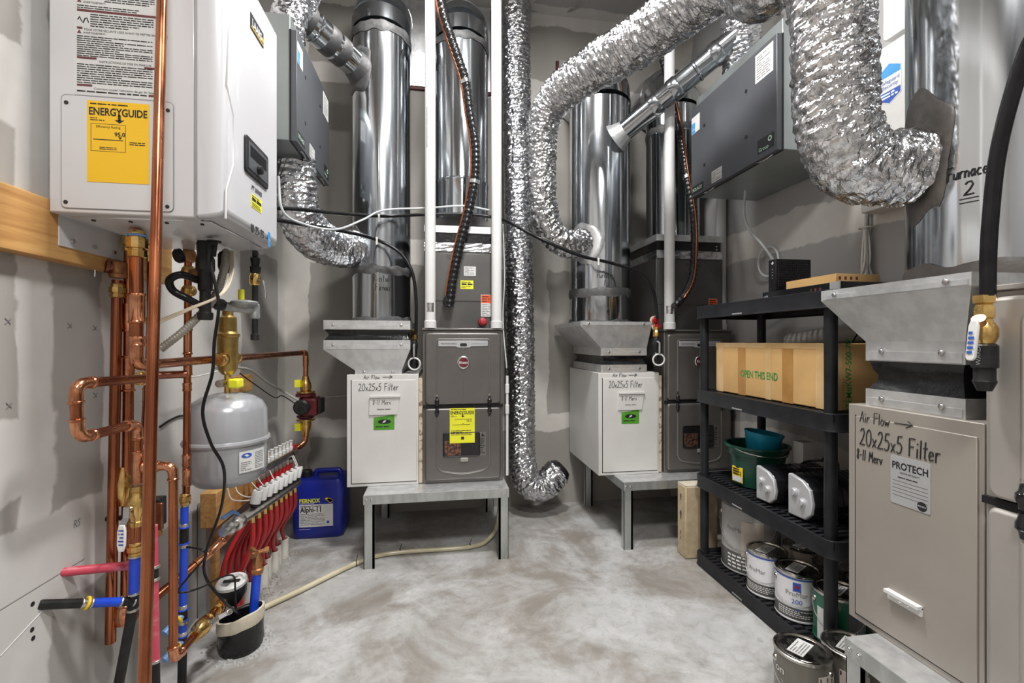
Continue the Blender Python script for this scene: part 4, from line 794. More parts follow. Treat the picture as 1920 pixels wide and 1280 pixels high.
# sensor box between pipes
sb = thing('flow_switch', 'small dark switch box with brass cover between the pipes', 'switch', at(303, 985, Y=1.62)); c = at(300, 955, Y=1.62)
B().box(c-V((.03, .02, .05)), c+V((.01, .02, .04))).build('box', 'black_plastic', sb, bevel=.004); B().box(c+V((-.01, -.03, -.055)), c+V((.022, -.018, .03))).build('cover', 'copper_dark', sb, bevel=.003); B().lathe(c+V((.008, -.022, -.075)), (0, 0, 1), [(0, .009), (.006, .011), (.02, .009)], 10).build('nut', 'bronze', sb); B().cyl(c+V((-.025, 0, -.02)), V((XL, c.y, c.z-.02)), .008).build('wall_stem', 'iron_black', sb)
# ---------------------------------------------------------------- things below the boiler
Yt = 1.56
tr = thing('condensate_trap', 'black condensate trap hanging below the boiler', 'trap', at(385, 600, Y=Yt))
B().lathe(at(385, 600, Y=Yt), (0, 0, 1), [(0, .018), (.004, .021), (.022, .022), (.026, .016), (.09, .0155), (.094, .02), (.15, .021), (.155, .026), (.19, .026), (.2, .022), (.24, .024), (.25, .02)], 16).build('trap_body', 'iron_black', tr); B().cyl(at(385, 520, Y=Yt), at(362, 512, Y=Yt+.03), .016).build('side_arm', 'bronze', tr)
B().lathe(at(345, 478, Y=Yt), (-.6, -.6, -.3), [(0, .012), (.006, .022), (.02, .022), (.026, .016)], 16).build('vent_cap', 'black_plastic', tr)
tag(B().tube(smooth([at(370, 525, Y=1.55), at(340, 515, Y=1.5), at(318, 525, Y=1.5), at(325, 545, Y=1.52), at(352, 560, Y=1.53), at(378, 574, Y=1.555)]), .011, 14).build('rubber_hose', 'rubber'), 'black rubber hose looping beside the condensate trap', 'hose')
GX, GY = -.655, 1.755; gz = lambda v: at(480, v, Y=GY).z
gp = thing('gas_pipe', 'black gas pipe with brass valve under the boiler far corner', 'pipe', (GX, GY, gz(640)))
B().lathe((GX, GY, gz(638)), (0, 0, 1), [(0, .011), (.002, .014), (.022, .014), (.024, .0105), (gz(590)-gz(638), .0105)], 14).build('drip_leg', 'iron_black', gp); B().lathe((GX, GY, gz(598)), (0, 0, 1), [(0, .012), (.004, .016), (.05, .016), (.055, .012)], 14).build('tee', 'grey_cast', gp)
B().cyl((GX, GY, gz(575)), (GX, GY, gz(535)), .0105).build('nipple', 'iron_black', gp); B().lathe((GX, GY, gz(535)), (0, 0, 1), [(0, .012), (.006, .017), (.03, .018), (.045, .013)], 10).build('gas_valve', 'brass', gp); B().tube([(GX+.01, GY-.01, gz(525)), (GX+.035, GY-.02, gz(527)), (GX+.042, GY-.02, gz(545)), (GX+.042, GY-.02, gz(560))], .0035, 6).build('valve_lever', 'steel', gp)
B().lathe((GX, GY, gz(515)), (0, 0, 1), [(0, .012), (.01, .018), (.028, .02), (.03, .013), (.05, .017), (.06, .017), (.065, .01), (.085, .01)], 10).build('union', 'iron_black', gp)
rg = thing('gas_regulator', 'grey cast regulator beside the black gas pipe', 'regulator', at(458, 590, Y=1.72)); rc = at(458, 572, Y=1.73)
B().lathe(rc-V((0, 0, .012)), (0, 0, 1), [(0, .012), (.006, .03), (.014, .042), (.022, .044), (.026, .04), (.03, .02)], 24).build('diaphragm_housing', 'grey_cast', rg); B().cyl((GX, GY, rc.z-.015), rc+V((-.06, -.02, -.005)), .016).build('body', 'grey_cast', rg); B().lathe(rc+V((-.05, -.02, -.005)), (-.8, -.4, .2), [(0, .014), (.01, .02), (.03, .021), (.034, .016), (.05, .018), (.06, .012)], 12).build('connector', 'iron_black', rg); B().cyl(rc+V((-.01, 0, .016)), rc+V((-.01, 0, .055)), .01).build('sight_cap', 'yellow_bright', rg)
def cable(label, pts, r, mt, name='cable', cat='cable', n=10, sm=8): return tag(B().tube(smooth(pts, sm), r, n).build(name, mt), label, cat)
# ribbed gas connector
def ribbed(label, pts, r, mt, pitch=.009, name='ribbed_hose', cat='hose'):
    p = resample(smooth(pts, 12), pitch/3); return tag(B().tube(p, [r*(1 if i % 3 else .86) for i in range(len(p))], 14).build(name, mt, ang=80), label, cat)
rbh = ribbed('ribbed grey metal hose slanting down from the boiler', [at(424, 470, Y=1.66), at(420, 505, Y=1.62), at(400, 560, Y=1.6), at(350, 615, Y=1.58), at(300, 655, Y=1.55)], .0125, 'flex_grey')
for k, (du, lb) in enumerate(((0, 'upper'), (5, 'middle'), (10, 'lower'))): cable('thin %s cream wire bundled below the boiler' % lb, [at(433+du*.6, 470, Y=1.66-.007*k), at(430+du*.6, 515, Y=1.58-.007*k), at(412+du*.4, 552, Y=1.5-.007*k), at(360, 575+du*.4, Y=1.485-.007*k), at(300, 598+du*.7, Y=1.48-.007*k)], .0026, 'wire_cream', 'wire', 'wire', 6)
B().lathe(at(421, 500, Y=1.66), (0, 0, 1), [(-.02, .014), (0, .02), (.04, .02), (.05, .014)], 14).build('hose_cap', 'black_plastic', rbh)
cable('black power cord hanging in a wave from the boiler to the floor', [at(401, 455, Y=1.5), at(397, 500, Y=1.46), at(410, 570, Y=1.45), at(402, 640, Y=1.45), at(398, 700, Y=1.45), at(380, 770, Y=1.45), at(395, 830, Y=1.46), at(420, 880, Y=1.5), at(415, 950, Y=1.6), at(388, 1030, Y=1.65), at(385, 1080, Y=1.69), at(418, 1125, Y=1.76), at(447, 1150, Y=1.87)], .0045, 'rubber')
tag(B().lathe(at(401, 462, Y=1.5), (0, 0, 1), [(-.03, .006), (0, .009), (.012, .011), (.013, .02), (.017, .02), (.018, .01)], 12).build('cord_grommet', 'black_plastic'), 'black grommet where the power cord leaves the boiler', 'grommet')
cable('thin black cord looping from the blue tube to the floor sleeve', [at(350, 1025, Y=1.62), at(378, 1030, Y=1.6), at(384, 1045, Y=1.6), at(350, 1085, Y=1.58), at(335, 1110, Y=1.56), at(375, 1102, Y=1.6), at(415, 1082, Y=1.74), at(438, 1080, Y=1.83), at(441, 1110, Y=1.85), at(442, 1150, Y=1.88)], .003, 'rubber')
# ---------------------------------------------------------------- pump, manifolds, heating tubes
pm = thing('circulator_pump', 'dark red circulator pump at the end of the copper run', 'pump', (HX, 2.87, .8)); pz = at(563, 760, Y=2.87).z
B().lathe((HX, 2.87, pz-.075), (0, 0, 1), [(0, .04), (.008, .05), (.016, .05), (.018, .03), (.03, .045), (.06, .05), (.1, .048), (.125, .03), (.13, .055), (.145, .055), (.148, .03)], 24).build('pump_body', 'pump_red', pm); B().box((HX-.005, 2.8, pz-.055), (HX+.08, 2.92, pz+.05)).build('motor_housing', 'pump_red', pm, bevel=.012); B().lathe((HX+.0, 2.8, pz), (0, -1, 0), [(0, .045), (.02, .045), (.03, .035), (.032, .001)], 28).build('motor_face', 'iron_black', pm); B().box((HX+.08, 2.81, pz-.045), (HX+.1, 2.91, pz+.045)).build('terminal_box', 'iron_black', pm, bevel=.006)
for zz, dz in ((pz+.075, 1), (pz-.08, -1)): B().lathe((HX, 2.87, zz), (0, 0, dz), [(0, .05), (.01, .05), (.012, .028), (.03, .033), (.06, .028), (.08, .02), (.1, .018)], 14).build('isolation_flange', 'brass', pm); B().box((HX-.05, 2.825, zz+dz*.05-.012), (HX-.018, 2.85, zz+dz*.05+.03)).build('yellow_handle', 'yellow_bright', pm)
man_hi = [V((-.85, 2.3, .585)), V((-.835, 2.82, .56))]; man_lo = [V((-.783, 1.93, .492)), V((-.743, 2.55, .458))]
run('short bright copper link from pump to upper manifold', [V((HX, 2.87, pz-.17)), V((HX-.005, 2.87, .6)), man_hi[1]+V((0, 0, .01))], .0148)
um = thing('manifold_bar', 'upper nickel manifold with white flow indicators behind the tank', 'manifold', man_hi[0]); B().cyl(man_hi[0], man_hi[1], .022).build('bar', 'nickel', um)
lm_ = thing('manifold_bar', 'lower nickel manifold carrying the white actuators', 'manifold', man_lo[0]); B().cyl(man_lo[0], man_lo[1], .02).build('bar', 'nickel', lm_)
d = (man_lo[0]-man_lo[1]).normalized(); B().lathe(man_lo[0]+d*-.03, d, [(0, .022), (.02, .03), (.05, .03), (.055, .02), (.07, .026), (.1, .026), (.11, .018), (.14, .018)], 12).build('end_valve', 'nickel', lm_); p = man_lo[0]+V((0, 0, .03)); B().tube([p, p+V((-.01, -.02, .02)), p+V((-.03, -.06, .01))], .008, 8).build('blue_handle', 'pex_pale', lm_); B().torus(man_lo[0], d, .021, .004).build('black_ring', 'black_plastic', lm_)
B().lathe(man_hi[1], (0, 0, 1), [(0, .012), (.02, .016), (.03, .012)], 12).build('vent', 'nickel', um); B().lathe(man_hi[1]+V((0, -.05, .02)), (0, 0, 1), [(0, .01), (.012, .022), (.03, .022), (.034, .01)], 8).build('red_cap', 'red', um); B().torus(man_hi[1]+V((0, -.09, 0)), (0, 1, 0), .022, .004).build('black_ring', 'black_plastic', um)
NP = 9
for k in range(NP):
    f_ = .2+.74*k/8; pl = man_lo[0].lerp(man_lo[1], f_); ph = man_hi[0].lerp(man_hi[1], (k+.3)/(NP+.6))
    g = 'white actuators in a row on the lower manifold'
    ord_ = ['nearest the camera', 'second', 'third', 'fourth', 'fifth, in the middle', 'sixth', 'seventh', 'eighth', 'farthest, beside the blue jug'][k]
    t = thing('valve_actuator', 'white cylindrical actuator on the lower manifold, %s in the row' % ord_, 'actuator', pl, g); ax = V((.2, .12, 1)).normalized()
    B().lathe(pl+ax*.012, ax, [(0, .012), (.014, .014), (.016, .02), (.024, .02)], 16).build('black_collar', 'black_plastic', t)
    B().lathe(pl+ax*.034, ax, [(0, .018), (.002, .0205), (.05, .0205), (.056, .0185), (.0565, .01), (.05, .0095), (.049, .001)], 20).build('cap', 'pvc', t); B().lathe(pl+ax*.0905, ax, [(-.004, .0095), (.0005, .0092), (.0006, .001)], 14).build('indicator_hole', 'ink', t)
    B().lathe(pl+V((0, 0, -.02)), (0, 0, -1), [(-.012, .009), (.004, .012), (.022, .012), (.024, .008)], 6).build('compression_nut', 'brass', lm_)
    B().lathe(ph+V((0, 0, .02)), (0, 0, 1), [(-.005, .008), (.01, .012), (.02, .012), (.022, .008), (.05, .008), (.052, .011), (.056, .011)], 10).build('flow_indicator', 'pvc', um); B().lathe(ph+V((0, 0, -.02)), (0, 0, -1), [(-.01, .008), (.006, .012), (.028, .012), (.03, .008)], 6).build('compression_nut', 'nickel', um)
    sl = V((-.86-.012*(k % 2), 2.1+.075*k, 0)); sh = V((-.955, 2.2+.07*k, 0)); rp = .0102
    cable('red heating tube from lower manifold to floor, %s' % ord_, [pl+V((0, 0, -.04)), pl.lerp(sl, .25)+V((.012, 0, -.02)), V((sl.x+.02, pl.y*.45+sl.y*.55, .2)), V((sl.x+.004, sl.y, .09)), V((sl.x, sl.y, -.02))], rp, 'pex_red', 'heating_tube', 'tube', 10, 6)['group'] = 'red tubes under the lower manifold'
    cable('red heating tube from upper manifold to floor, %s' % ord_, [ph+V((0, 0, -.045)), ph+V((-.015, 0, -.16)), V((sh.x+.01, sh.y, .22)), V((sh.x, sh.y, -.02))], rp, 'pex_red', 'heating_tube', 'tube', 10, 6)['group'] = 'red tubes under the upper manifold'
    if 1 < k < 9:
        s = thing('floor_sleeve', 'cream pipe sleeve in the floor around a red tube, %s' % ord_, 'sleeve', sl, 'pipe sleeves below the manifolds')
        hh = .105; B().lathe(sl, (0, 0, 1), [(0, .026), (hh, .026), (hh, .022), (.03, .022), (.029, .001)], 20).build('sleeve', 'pvc_dirty', s)
    # actuator leads
    if k in (0, 1, 3, 4, 6): cable('white actuator lead from the %s actuator' % ord_.split(',')[0], [pl+ax*.05+V((-.02, 0, 0)), pl+V((-.05, 0, .05)), pl+V((-.09, .01, .06+.01*k)), pl+V((-.11, .02, .12))], .0025, 'wire_white', 'lead', 'wire', 6)
for k in range(2): cable(['left', 'right'][k]+' white wire dropping from upper manifold to actuators', [man_hi[1]+V((.02, -.1-.02*k, 0)), man_hi[1]+V((.05, -.12-.02*k, -.06)), man_hi[1]+V((.05, -.14-.02*k, -.11)), man_lo[1]+V((-.03, -.06-.04*k, .06))], .0028, 'wire_white', 'wire', 'wire', 6)
mb = thing('manifold_bracket_board', 'pine block end on below the tank holding the manifolds', 'board', (-.97, 2.3, 0))
B().box((-1.0, 2.1, .41), (-.935, 2.78, .558)).build('block', 'wood', mb, bevel=.003); B().box((-1.036, 2.16, 0), (-1.004, 2.2, .5)).build('strut', 'galv_leg', mb); B().box((-1.036, 2.24, 0), (-1.001, 2.28, .5)).build('wood_stud', 'wood', mb)
tag(B().box((XL+.0, 2.46, .94), (XL+.05, 2.62, 1.025)).build('wood_block', 'wood', bevel=.003), 'small wood block on the wall behind the tank top', 'board')
# floor sleeve with gauge and blue tube
fl = at(452, 1212, Z=0); ds = thing('taped_floor_sleeve', 'black taped sleeve rising from the floor near the pipes', 'sleeve', fl)
rings = []
for z, r in ((0, .074), (.03, .079), (.07, .08), (.1, .079), (.125, .077), (.126, .07), (.06, .068)): rings.append([fl+V((r*math.cos(a)*(1+.05*noise.noise(V((math.cos(a)*2, math.sin(a)*2, z*20)))), r*math.sin(a), z+(.018*math.sin(a+2) if z > .09 else 0))) for a in [2*PI*k/32 for k in range(32)]])
B().loft(rings).build('sleeve', 'tape_black', ds, ang=60)
rr = [[fl+V(((r)*math.cos(a), r*math.sin(a), z+.02*math.sin(a+2)+.006*noise.noise(V((a*2, z*9, 1))))) for a in [2*PI*k/32 for k in range(32)]] for z, r in ((.088, .081), (.105, .084), (.135, .082), (.136, .074))]; B().loft(rr, False).build('paper_cuff', 'foam_pale', ds, ang=60)
bt_ = fl+V((.03, .03, 0)); B().cyl(bt_+V((0, 0, .05)), bt_+V((.01, .02, .27)), .017).build('blue_tube', 'pex_blue', ds)
bv = thing('hose_valve', 'worn bronze hose valve on the blue tube in the floor sleeve', 'valve', bt_+V((.01, .02, .26))); c = bt_+V((.012, .02, .26)); B().lathe(c, (0, 0, 1), [(0, .02), (.02, .024), (.024, .017), (.05, .02), (.07, .014), (.085, .012)], 8).build('body', 'bronze', bv)
for k in range(3): 
    a = 2*PI*k/3+.4; B().lathe(c+V((0, 0, .085)), (math.cos(a), math.sin(a), .1), [(0, .008), (.02, .009), (.034, .013), (.042, .01)], 8).build('handle_lobe', 'bronze', bv)
ga = thing('test_cap', 'black cup with white rim standing by the floor sleeve', 'cup', at(440, 1120, Y=1.92)); c = at(437, 1112, Y=1.97); ax = V((-.05, -.12, 1)).normalized()
B().lathe(c, ax, [(-.05, .01), (-.03, .03), (0, .048), (.04, .053), (.045, .053)], 28).build('cup', 'black_plastic', ga); B().lathe(c+ax*.04, ax, [(0, .054), (.012, .056), (.018, .051), (.018, .041), (.01, .038)], 32).build('white_rim', 'pvc', ga); B().cyl(c+ax*.046, c+ax*.05, .044, n=28).build('lens', 'label_grey', ga); B().box(c+ax*.051-V((.03, .006, 0)), c+ax*.051+V((.03, .006, .006))).build('dial_bar', 'ink', ga)
# clear drain hose and ties on the floor
hp = [at(470, 1150, Z=.014), at(560, 1108, Z=.014), at(672, 1054, Z=.014), at(740, 1036, Z=.014), at(880, 1025, Z=.014), at(918, 1008, Z=.02), at(932, 980, Y=2.9), at(937, 935, Y=2.95), at(938, 905, Y=2.98)]
cable('clear yellowed drain hose lying across the floor to the stand', hp, .0125, 'hose_clear', 'drain_hose', 'hose', 14)
for u, v in ((668, 1056), (750, 1034), (881, 1024)): p = at(u, v, Z=.014); tag(B().torus(p, (1, .3, 0), .0145, .0022).tube([p+V((0, 0, .014)), p+V((.01, -.01, .05))], .0018, 5).build('cable_tie', 'ink'), 'black cable tie on the drain hose, %s' % {668: 'by the front stand leg', 750: 'mid way under the stand', 881: 'nearest the right stand leg'}[u], 'cable tie')
# ---------------------------------------------------------------- blue jug
j0 = at(546, 1009, Z=0); j1 = at(638, 1004, Z=0); jx0, jx1, jy = -.885, -.585, 2.92
jg = thing('antifreeze_jug', 'blue plastic antifreeze jug on the floor by the back wall', 'jug', ((jx0+jx1)/2, jy+.11, 0)); JW = jx1-jx0; JH = .375; JK = 1.1
JM = lambda x, y, h=0: V((jx0+x, jy-h, y))
rings = [];
for z, s in ((0, .9), (.012, .97), (.04, 1), (.13, 1), (.29, 1), (.33, .97), (.352, .9)): rings.append([V((jx0+JW/2+(x-.5)*JW*s, jy+.115+(y-.5)*.23*s, z)) for x, y in rect(0, 0, 1, 1, .12, 5)])
B().loft(rings).build('body', 'jug_blue', jg, ang=50); B().tube(fillet([V((jx0+.11, jy+.115, .345)), V((jx0+.11, jy+.115, .385)), V((jx1-.04, jy+.115, .385)), V((jx1-.04, jy+.115, .345))], .02), .016, 12).build('handle', 'jug_blue', jg); B().lathe((jx0+.055, jy+.115, .345), (0, 0, 1), [(0, .032), (.02, .034), (.04, .034), (.045, .03)], 20).build('cap', 'iron_black', jg)
JN = JM; JM = lambda x, y, h=0: JN(x+.024, y, h)
lab = B().slab(JM, rect(.02, .075, .215, .21), .0005, .002).build('label', 'paper', jg, flat=True); text(JM, .026, .165, 'Alphi-11', .043, 'ink', lab, bold=.0012, h=.0026, squash=.85); text(JM, .026, .196, 'Antifreeze Protector', .0145, 'ink', lab, h=.0026, bold=.0003); fineprint(JM, .028, .085, .18, .158, 8, 'ink_grey', lab, .0026); B().slab(JM, circ(.186, .1, .0085), .002, .0027).build('seal_mark', 'ink_blue', lab, flat=True)
text(JM, .02, .222, 'FERNOX', .034, 'yellow_bright', jg, bold=.001, h=.0018, squash=.9); text(JM, .02, .2135, 'MAKES WATER WORK', .0085, 'white_print', jg, h=.0018)
for k in range(3): B().slab(JM, [(.165+.012*k, .242-.01*k), (.2, .222-.004*k), (.215, .232-.002*k), (.178+.012*k, .25-.003*k)][:4], .001, .002).build('chevron_mark', 'yellow', jg, flat=True)
text(JM, .02, .06, 'www.fernox.com', .009, 'white_print', jg, h=.0018)
# ---------------------------------------------------------------- white vent pipes, line sets, hoses
def pvc(label, x, y, z0, z1, r=.0302, stick=None, tilt=0):
    t = thing('vent_pipe', label, 'pipe', (x, y, z0)); B().cyl((x, y, z0), (x+tilt, y, z1), r, n=28).build('pipe', 'pvc', t); B().lathe((x, y, z0), (0, 0, 1), [(0, r*1.16), (.04, r*1.16), (.043, r)], 28).build('coupling', 'pvc', t)
    if stick:
        C = cylmap(x, y, r, math.atan2(-y, -x)-.0, stick); B().loft([[C(-.02+.005*k, 0, 0), C(-.02+.005*k, 0, .001), C(-.02+.005*k, .05, .001), C(-.02+.005*k, .05, 0)] for k in range(9)]).build('foil_sticker', 'tape_silver', t)
    C = cylmap(x, y, r, math.atan2(-y, -x)-.5, 0)
    return t, C
t, C = pvc('white vent pipe left of the black wrapped line above the middle furnace', -.055, 2.65, 1.277, ZC, stick=1.37)
text(lambda x, y, h=0: C(-y, x, h), 2.3, 0, '700 PVC 636 SYSTEM 2 IN GAS VENTING', .013, 'ink_grey', t, h=.0006)
pvc('white vent pipe right of the black wrapped line above the middle furnace', .327, 2.65, 1.277, ZC); pvc('white vent pipe in front of the right coil case', 1.403, 2.63, 1.275, ZC, .0315, stick=1.37); pvc('white vent pipe in the far right corner beneath the ventilator', 1.84, 2.76, 1.275, 2.6, .03)
def lineset(label, pts, r, off):
    t = thing('refrigerant_line', label, 'line set', pts[-1]); sm = resample(smooth(pts, 14), .006); n = len(sm)
    B().tube(sm, [r*(1+.07*math.sin(i*1.3)+.08*noise.noise(V((i*.35, 0, 0)))) for i in range(n)], 16).build('wrapped_tube', 'tape_black', t, ang=70)
    B().tube([p+V(off) for p in sm[:int(n*.97)]], .0055, 10).build('copper_line', 'copper', t)
    for q in (.33, .62): p, p2 = sm[int(n*q)], sm[int(n*q)+1]; B().lathe(p, p2-p, [(0, r*1.1), (.002, r*1.2), (.02, r*1.2), (.022, r*1.1)], 18).build('tape_wrap', 'tape_silver', t)
lineset('black wrapped refrigerant line between the two white pipes', [at(u, v, Y=2.6) for u, v in ((822, -60), (830, 20), (852, 90), (872, 150), (881, 210), (891, 270), (891, 330), (878, 400), (862, 460), (850, 520), (842, 575))], .0255, (-.028, -.006, 0))
tag(B().ball(at(841, 565, Y=2.63), .034).build('insulated_elbow', 'tape_black'), 'black taped elbow at the foot of the left refrigerant line', 'insulation')
lineset('black wrapped refrigerant line passing right of the right white pipe', [at(u, v, Y=y) for u, v, y in ((1212, -60, 2.72), (1222, 20, 2.72), (1245, 120, 2.72), (1268, 210, 2.72), (1279, 270, 2.67), (1288, 330, 2.6), (1300, 400, 2.56), (1302, 460, 2.56), (1298, 520, 2.56), (1282, 555, 2.57), (1264, 575, 2.57))], .022, (-.003, -.027, 0))
cable('black gas hose draped from the boiler behind both white pipes to the right', [at(505, 389, Y=2.05), at(560, 392, Y=2.22), at(640, 400, Y=2.46), at(720, 405, Y=2.7), at(800, 402, Y=2.725), at(870, 402, Y=2.73), at(940, 411, Y=2.72), at(1010, 446, Y=2.55), at(1085, 478, Y=2.53), at(1150, 494, Y=2.56), at(1200, 512, Y=2.58), at(1225, 545, Y=2.58), at(1233, 598, Y=2.58)], .0095, 'rubber', 'gas_hose', 'hose', 12)
cable('black gas hose curving down beside the left return duct', [at(505, 410, Y=2.05), at(560, 419, Y=2.22), at(640, 433, Y=2.46), at(700, 447, Y=2.66), at(748, 472, Y=2.69), at(772, 508, Y=2.68), at(780, 560, Y=2.67), at(780, 625, Y=2.67)], .0095, 'rubber', 'gas_hose', 'hose', 12)
cable('clear thin tube strung along the black hoses', [at(522, 330, Y=2.08), at(530, 395, Y=2.1), at(570, 420, Y=2.19), at(630, 430, Y=2.38), at(680, 412, Y=2.53), at(720, 394, Y=2.64), at(800, 390, Y=2.697), at(870, 386, Y=2.7), at(918, 394, Y=2.72)], .0055, 'tube_clear', 'clear_tube', 'tube')
for i, (u, v, y, w_) in enumerate(((711, 406, 2.675, 'on the upper black hose'), (707, 449, 2.665, 'on the lower black hose'), (1121, 488, 2.54, 'on the black hose before the wide duct'))):
    p = at(u, v, Y=y); tag(B().torus(p, (1, 0, -.2), .012, .003).box(p+V((-.005, -.012, -.03)), p+V((.005, -.008, .012))).build('strap', 'wire_white'), 'white plastic strap ' + w_, 'strap')
def gasdrop(P, X, Y, z0, label, loop):
    t = thing('gas_drop', label, 'gas fitting', (X, Y, z0)); z = z0
    B().lathe((X, Y, z0+.25), (0, 0, -1), [(0, .012), (.002, .018), (.02, .018), (.022, .014), (.04, .02), (.06, .02), (.062, .014)], 8).build('brass_nut', 'brass', t); B().lathe((X, Y, z0+.19), (0, 0, -1), [(0, .014), (.01, .018), (.04, .022), (.06, .018), (.1, .014)], 12).build('valve_body', 'iron_black', t)
    B().tube([(X, Y-.02, z0+.16), (X, Y-.045, z0+.15), (X, Y-.045, z0+.09)], .006, 8).build('lever', 'grey_cast' if loop else 'pvc', t); B().lathe((X, Y, z0+.09), (0, 0, -1), [(0, .014), (.01, .02), (.05, .022), (.085, .012)], 12).build('drip_cup', 'black_gloss', t)
    B().torus((X+.002, Y-.03, z0+.05), (.2, 1, .1), .034, .005).build('flex_loop', 'wire_white', t)
gasdrop(None, -.147, 2.69, 1.022, 'brass and black gas fitting with white loop left of the middle furnace', True); gasdrop(None, at(1233, 680, Y=2.58).x, 2.6, 1.04, 'brass and black gas fitting left of the right furnace', True)
for i, (u, v, y) in enumerate(((906, 603, 2.62), (1232, 520, 2.6))):
    p = at(u, v, Y=y)
    if i == 1: p.z = 1.33
    t = thing('drain_port', ['red capped port behind the right pipe of the middle furnace', 'pair of red capped ports by the right gas fitting'][i], 'port', p)
    for k in range(1+i): B().lathe(p+V((.01*k, .03, -.04*k)), (0, -1, .1), [(0, .022), (.01, .024), (.014, .018), (.03, .016), (.032, .001)], 16).build('red_cap', 'red', t); B().lathe(p+V((.01*k, .04, -.04*k)), (0, -1, .1), [(0, .028), (.008, .028), (.009, .02)], 16).build('flange', 'pvc_cream' if i else 'black_plastic', t)
# condensate conduit right of furnace 1
cd_ = thing('condensate_line', 'thin white condensate line beside the middle furnace', 'pipe', at(951, 880, Y=2.62)); x = at(951, 760, Y=2.63).x
B().cyl((x, 2.63, .42), (x, 2.63, 1.0), .008).build('tube', 'pvc', cd_)
for z in (.78, .9): B().lathe((x, 2.63, z), (0, 0, 1), [(0, .012), (.05, .012), (.052, .009)], 12).build('coupling', 'pvc', cd_)
cable('thin clear tube hanging behind the right white pipe of the middle furnace', [at(943, 420, Y=2.75), at(946, 520, Y=2.75), at(943, 600, Y=2.75), at(950, 690, Y=2.7)], .004, 'tube_clear', 'clear_tube', 'tube')
cable('dark cable along the top of the back wall', [at(990, 19, Y=YB-.02), at(1030, 21, Y=YB-.02), at(1060, 22, Y=YB-.03), at(1085, 14, Y=YB-.2), at(1106, -8, Y=YB-.5)], .008, 'wire_grey', 'cable', 'cable')
# ---------------------------------------------------------------- shelf rack
RX0, RX1, RY0, RY1 = 1.37, 1.78, 1.41, 2.3
rk = thing('shelf_rack', 'black plastic four-tier shelf rack along the right wall', 'shelf rack', ((RX0+RX1)/2, (RY0+RY1)/2, 0)); tops = (.068, .487, .942, 1.387)
for px_ in (1.405, 1.745):
    for py_ in (1.455, 2.256): B().lathe((px_, py_, .03), (0, 0, 1), [(0, .021), (.4, .022), (.8, .021), (1.33, .022)], 24).build('post', 'shelf_plastic', rk)
for zt in tops:
    b = B(); o = rect(RX0, RY0, RX1, RY1, .045, 5); i_ = rect(RX0+.012, RY0+.012, RX1-.012, RY1-.012, .035, 5); zb = zt-.066
    I = lambda x, y, h=0: V((x, y, h)); b.loft([[V((x, y, z)) for x, y in q] for q, z in ((i_, zb+.004), (i_, zb), (rect(RX0-.004, RY0-.004, RX1+.004, RY1+.004, .047, 5), zb), (o, zb+.01), (o, zt), (i_, zt), (i_, zt-.012))], False)
    sh = b.build('shelf', 'shelf_plastic', rk, bevel=.002)
    for xx in (RX0+.012, (RX0+RX1)/2-.02, RX1-.06): B().box((xx, RY0+.01, zt-.03), (xx+.048, RY1-.01, zt-.003)).build('beam', 'shelf_plastic', sh)
    first = None
    for k in range(27):
        yy = RY0+.02+k*(RY1-RY0-.05)/26
        if first is None: first = B().box((RX0+.012, yy, zt-.018), (RX1-.012, yy+.017, zt-.003)).build('slat', 'shelf_plastic', sh); z0_ = first.location.copy(); y0_ = yy
        else:
            c = first.copy(); COL.objects.link(c); c.location = z0_+V((0, yy-y0_, 0))
    B().box((RX0-.0015, 1.9, zb+.004), (RX0+.003, 1.97, zb+.012)).build('size_mark', 'wire_grey', sh, flat=True)
# top shelf
z = 1.388
rec = thing('recorder', 'slim black recorder with silver end on the top shelf', 'recorder', (1.62, 1.7, z)); B().box((1.49, 1.5, z), (1.75, 1.92, z+.04)).build('case', 'black_gloss', rec, bevel=.002); Rm = planemap((1.489, 1.92, z), (0, -1, 0)); B().box((1.487, 1.5, z), (1.492, 1.545, z+.04)).build('silver_end', 'label_grey', rec, flat=True); text(Rm, .012, .014, 'LUTS', .012, 'white_print', rec, h=.001)
for k in range(3): B().slab(Rm, circ(.285+.022*k, .02, .0055, 12), 0, .0018).build('button', 'ink_brown' if k else 'brass', rec, flat=True)
z += .041
cb = thing('flat_carton', 'flat brown carton lying on the black recorder', 'box', (1.6, 1.66, z)); B().box((1.505, 1.535, z), (1.7, 1.79, z+.033)).build('carton', 'cardboard', cb, bevel=.001); Cf = planemap((1.505, 1.535, z), (1, 0, 0))
for k in range(4): B().slab(Cf, rect(.012+.025*k, .01, .022+.025*k, .022), 0, .0006).build('handling_symbol', 'ink_brown', cb, flat=True)
md = thing('modem', 'black modem with grid front standing on the recorder', 'modem', (1.595, 1.876, z)); B().box((1.505, 1.852, z), (1.685, 1.9, z+.147)).build('case', 'black_plastic', md, bevel=.003); Mm = planemap((1.505, 1.852, z), (1, 0, 0)); gr = B()
for i in range(15):
    for j in range(12): gr.slab(Mm, rect(.012+i*.0107, .01+j*.0108, .0185+i*.0107, .0165+j*.0108), 0, .002, .001)
gr.build('grille', 'black_gloss', md, flat=True, stuff=True); Ml = planemap((1.505, 1.9, z), (0, -1, 0)); B().slab(Ml, [(.018, .128), (.026, .122), (.034, .128), (.03, .137), (.024, .132)], 0, .0008).build('logo_mark', 'white_print', md, flat=True)
for k in range(4): B().slab(Ml, circ(.026, .1-.013*k, .0018, 8), 0, .0008).build('status_light', 'white_print', md, flat=True)
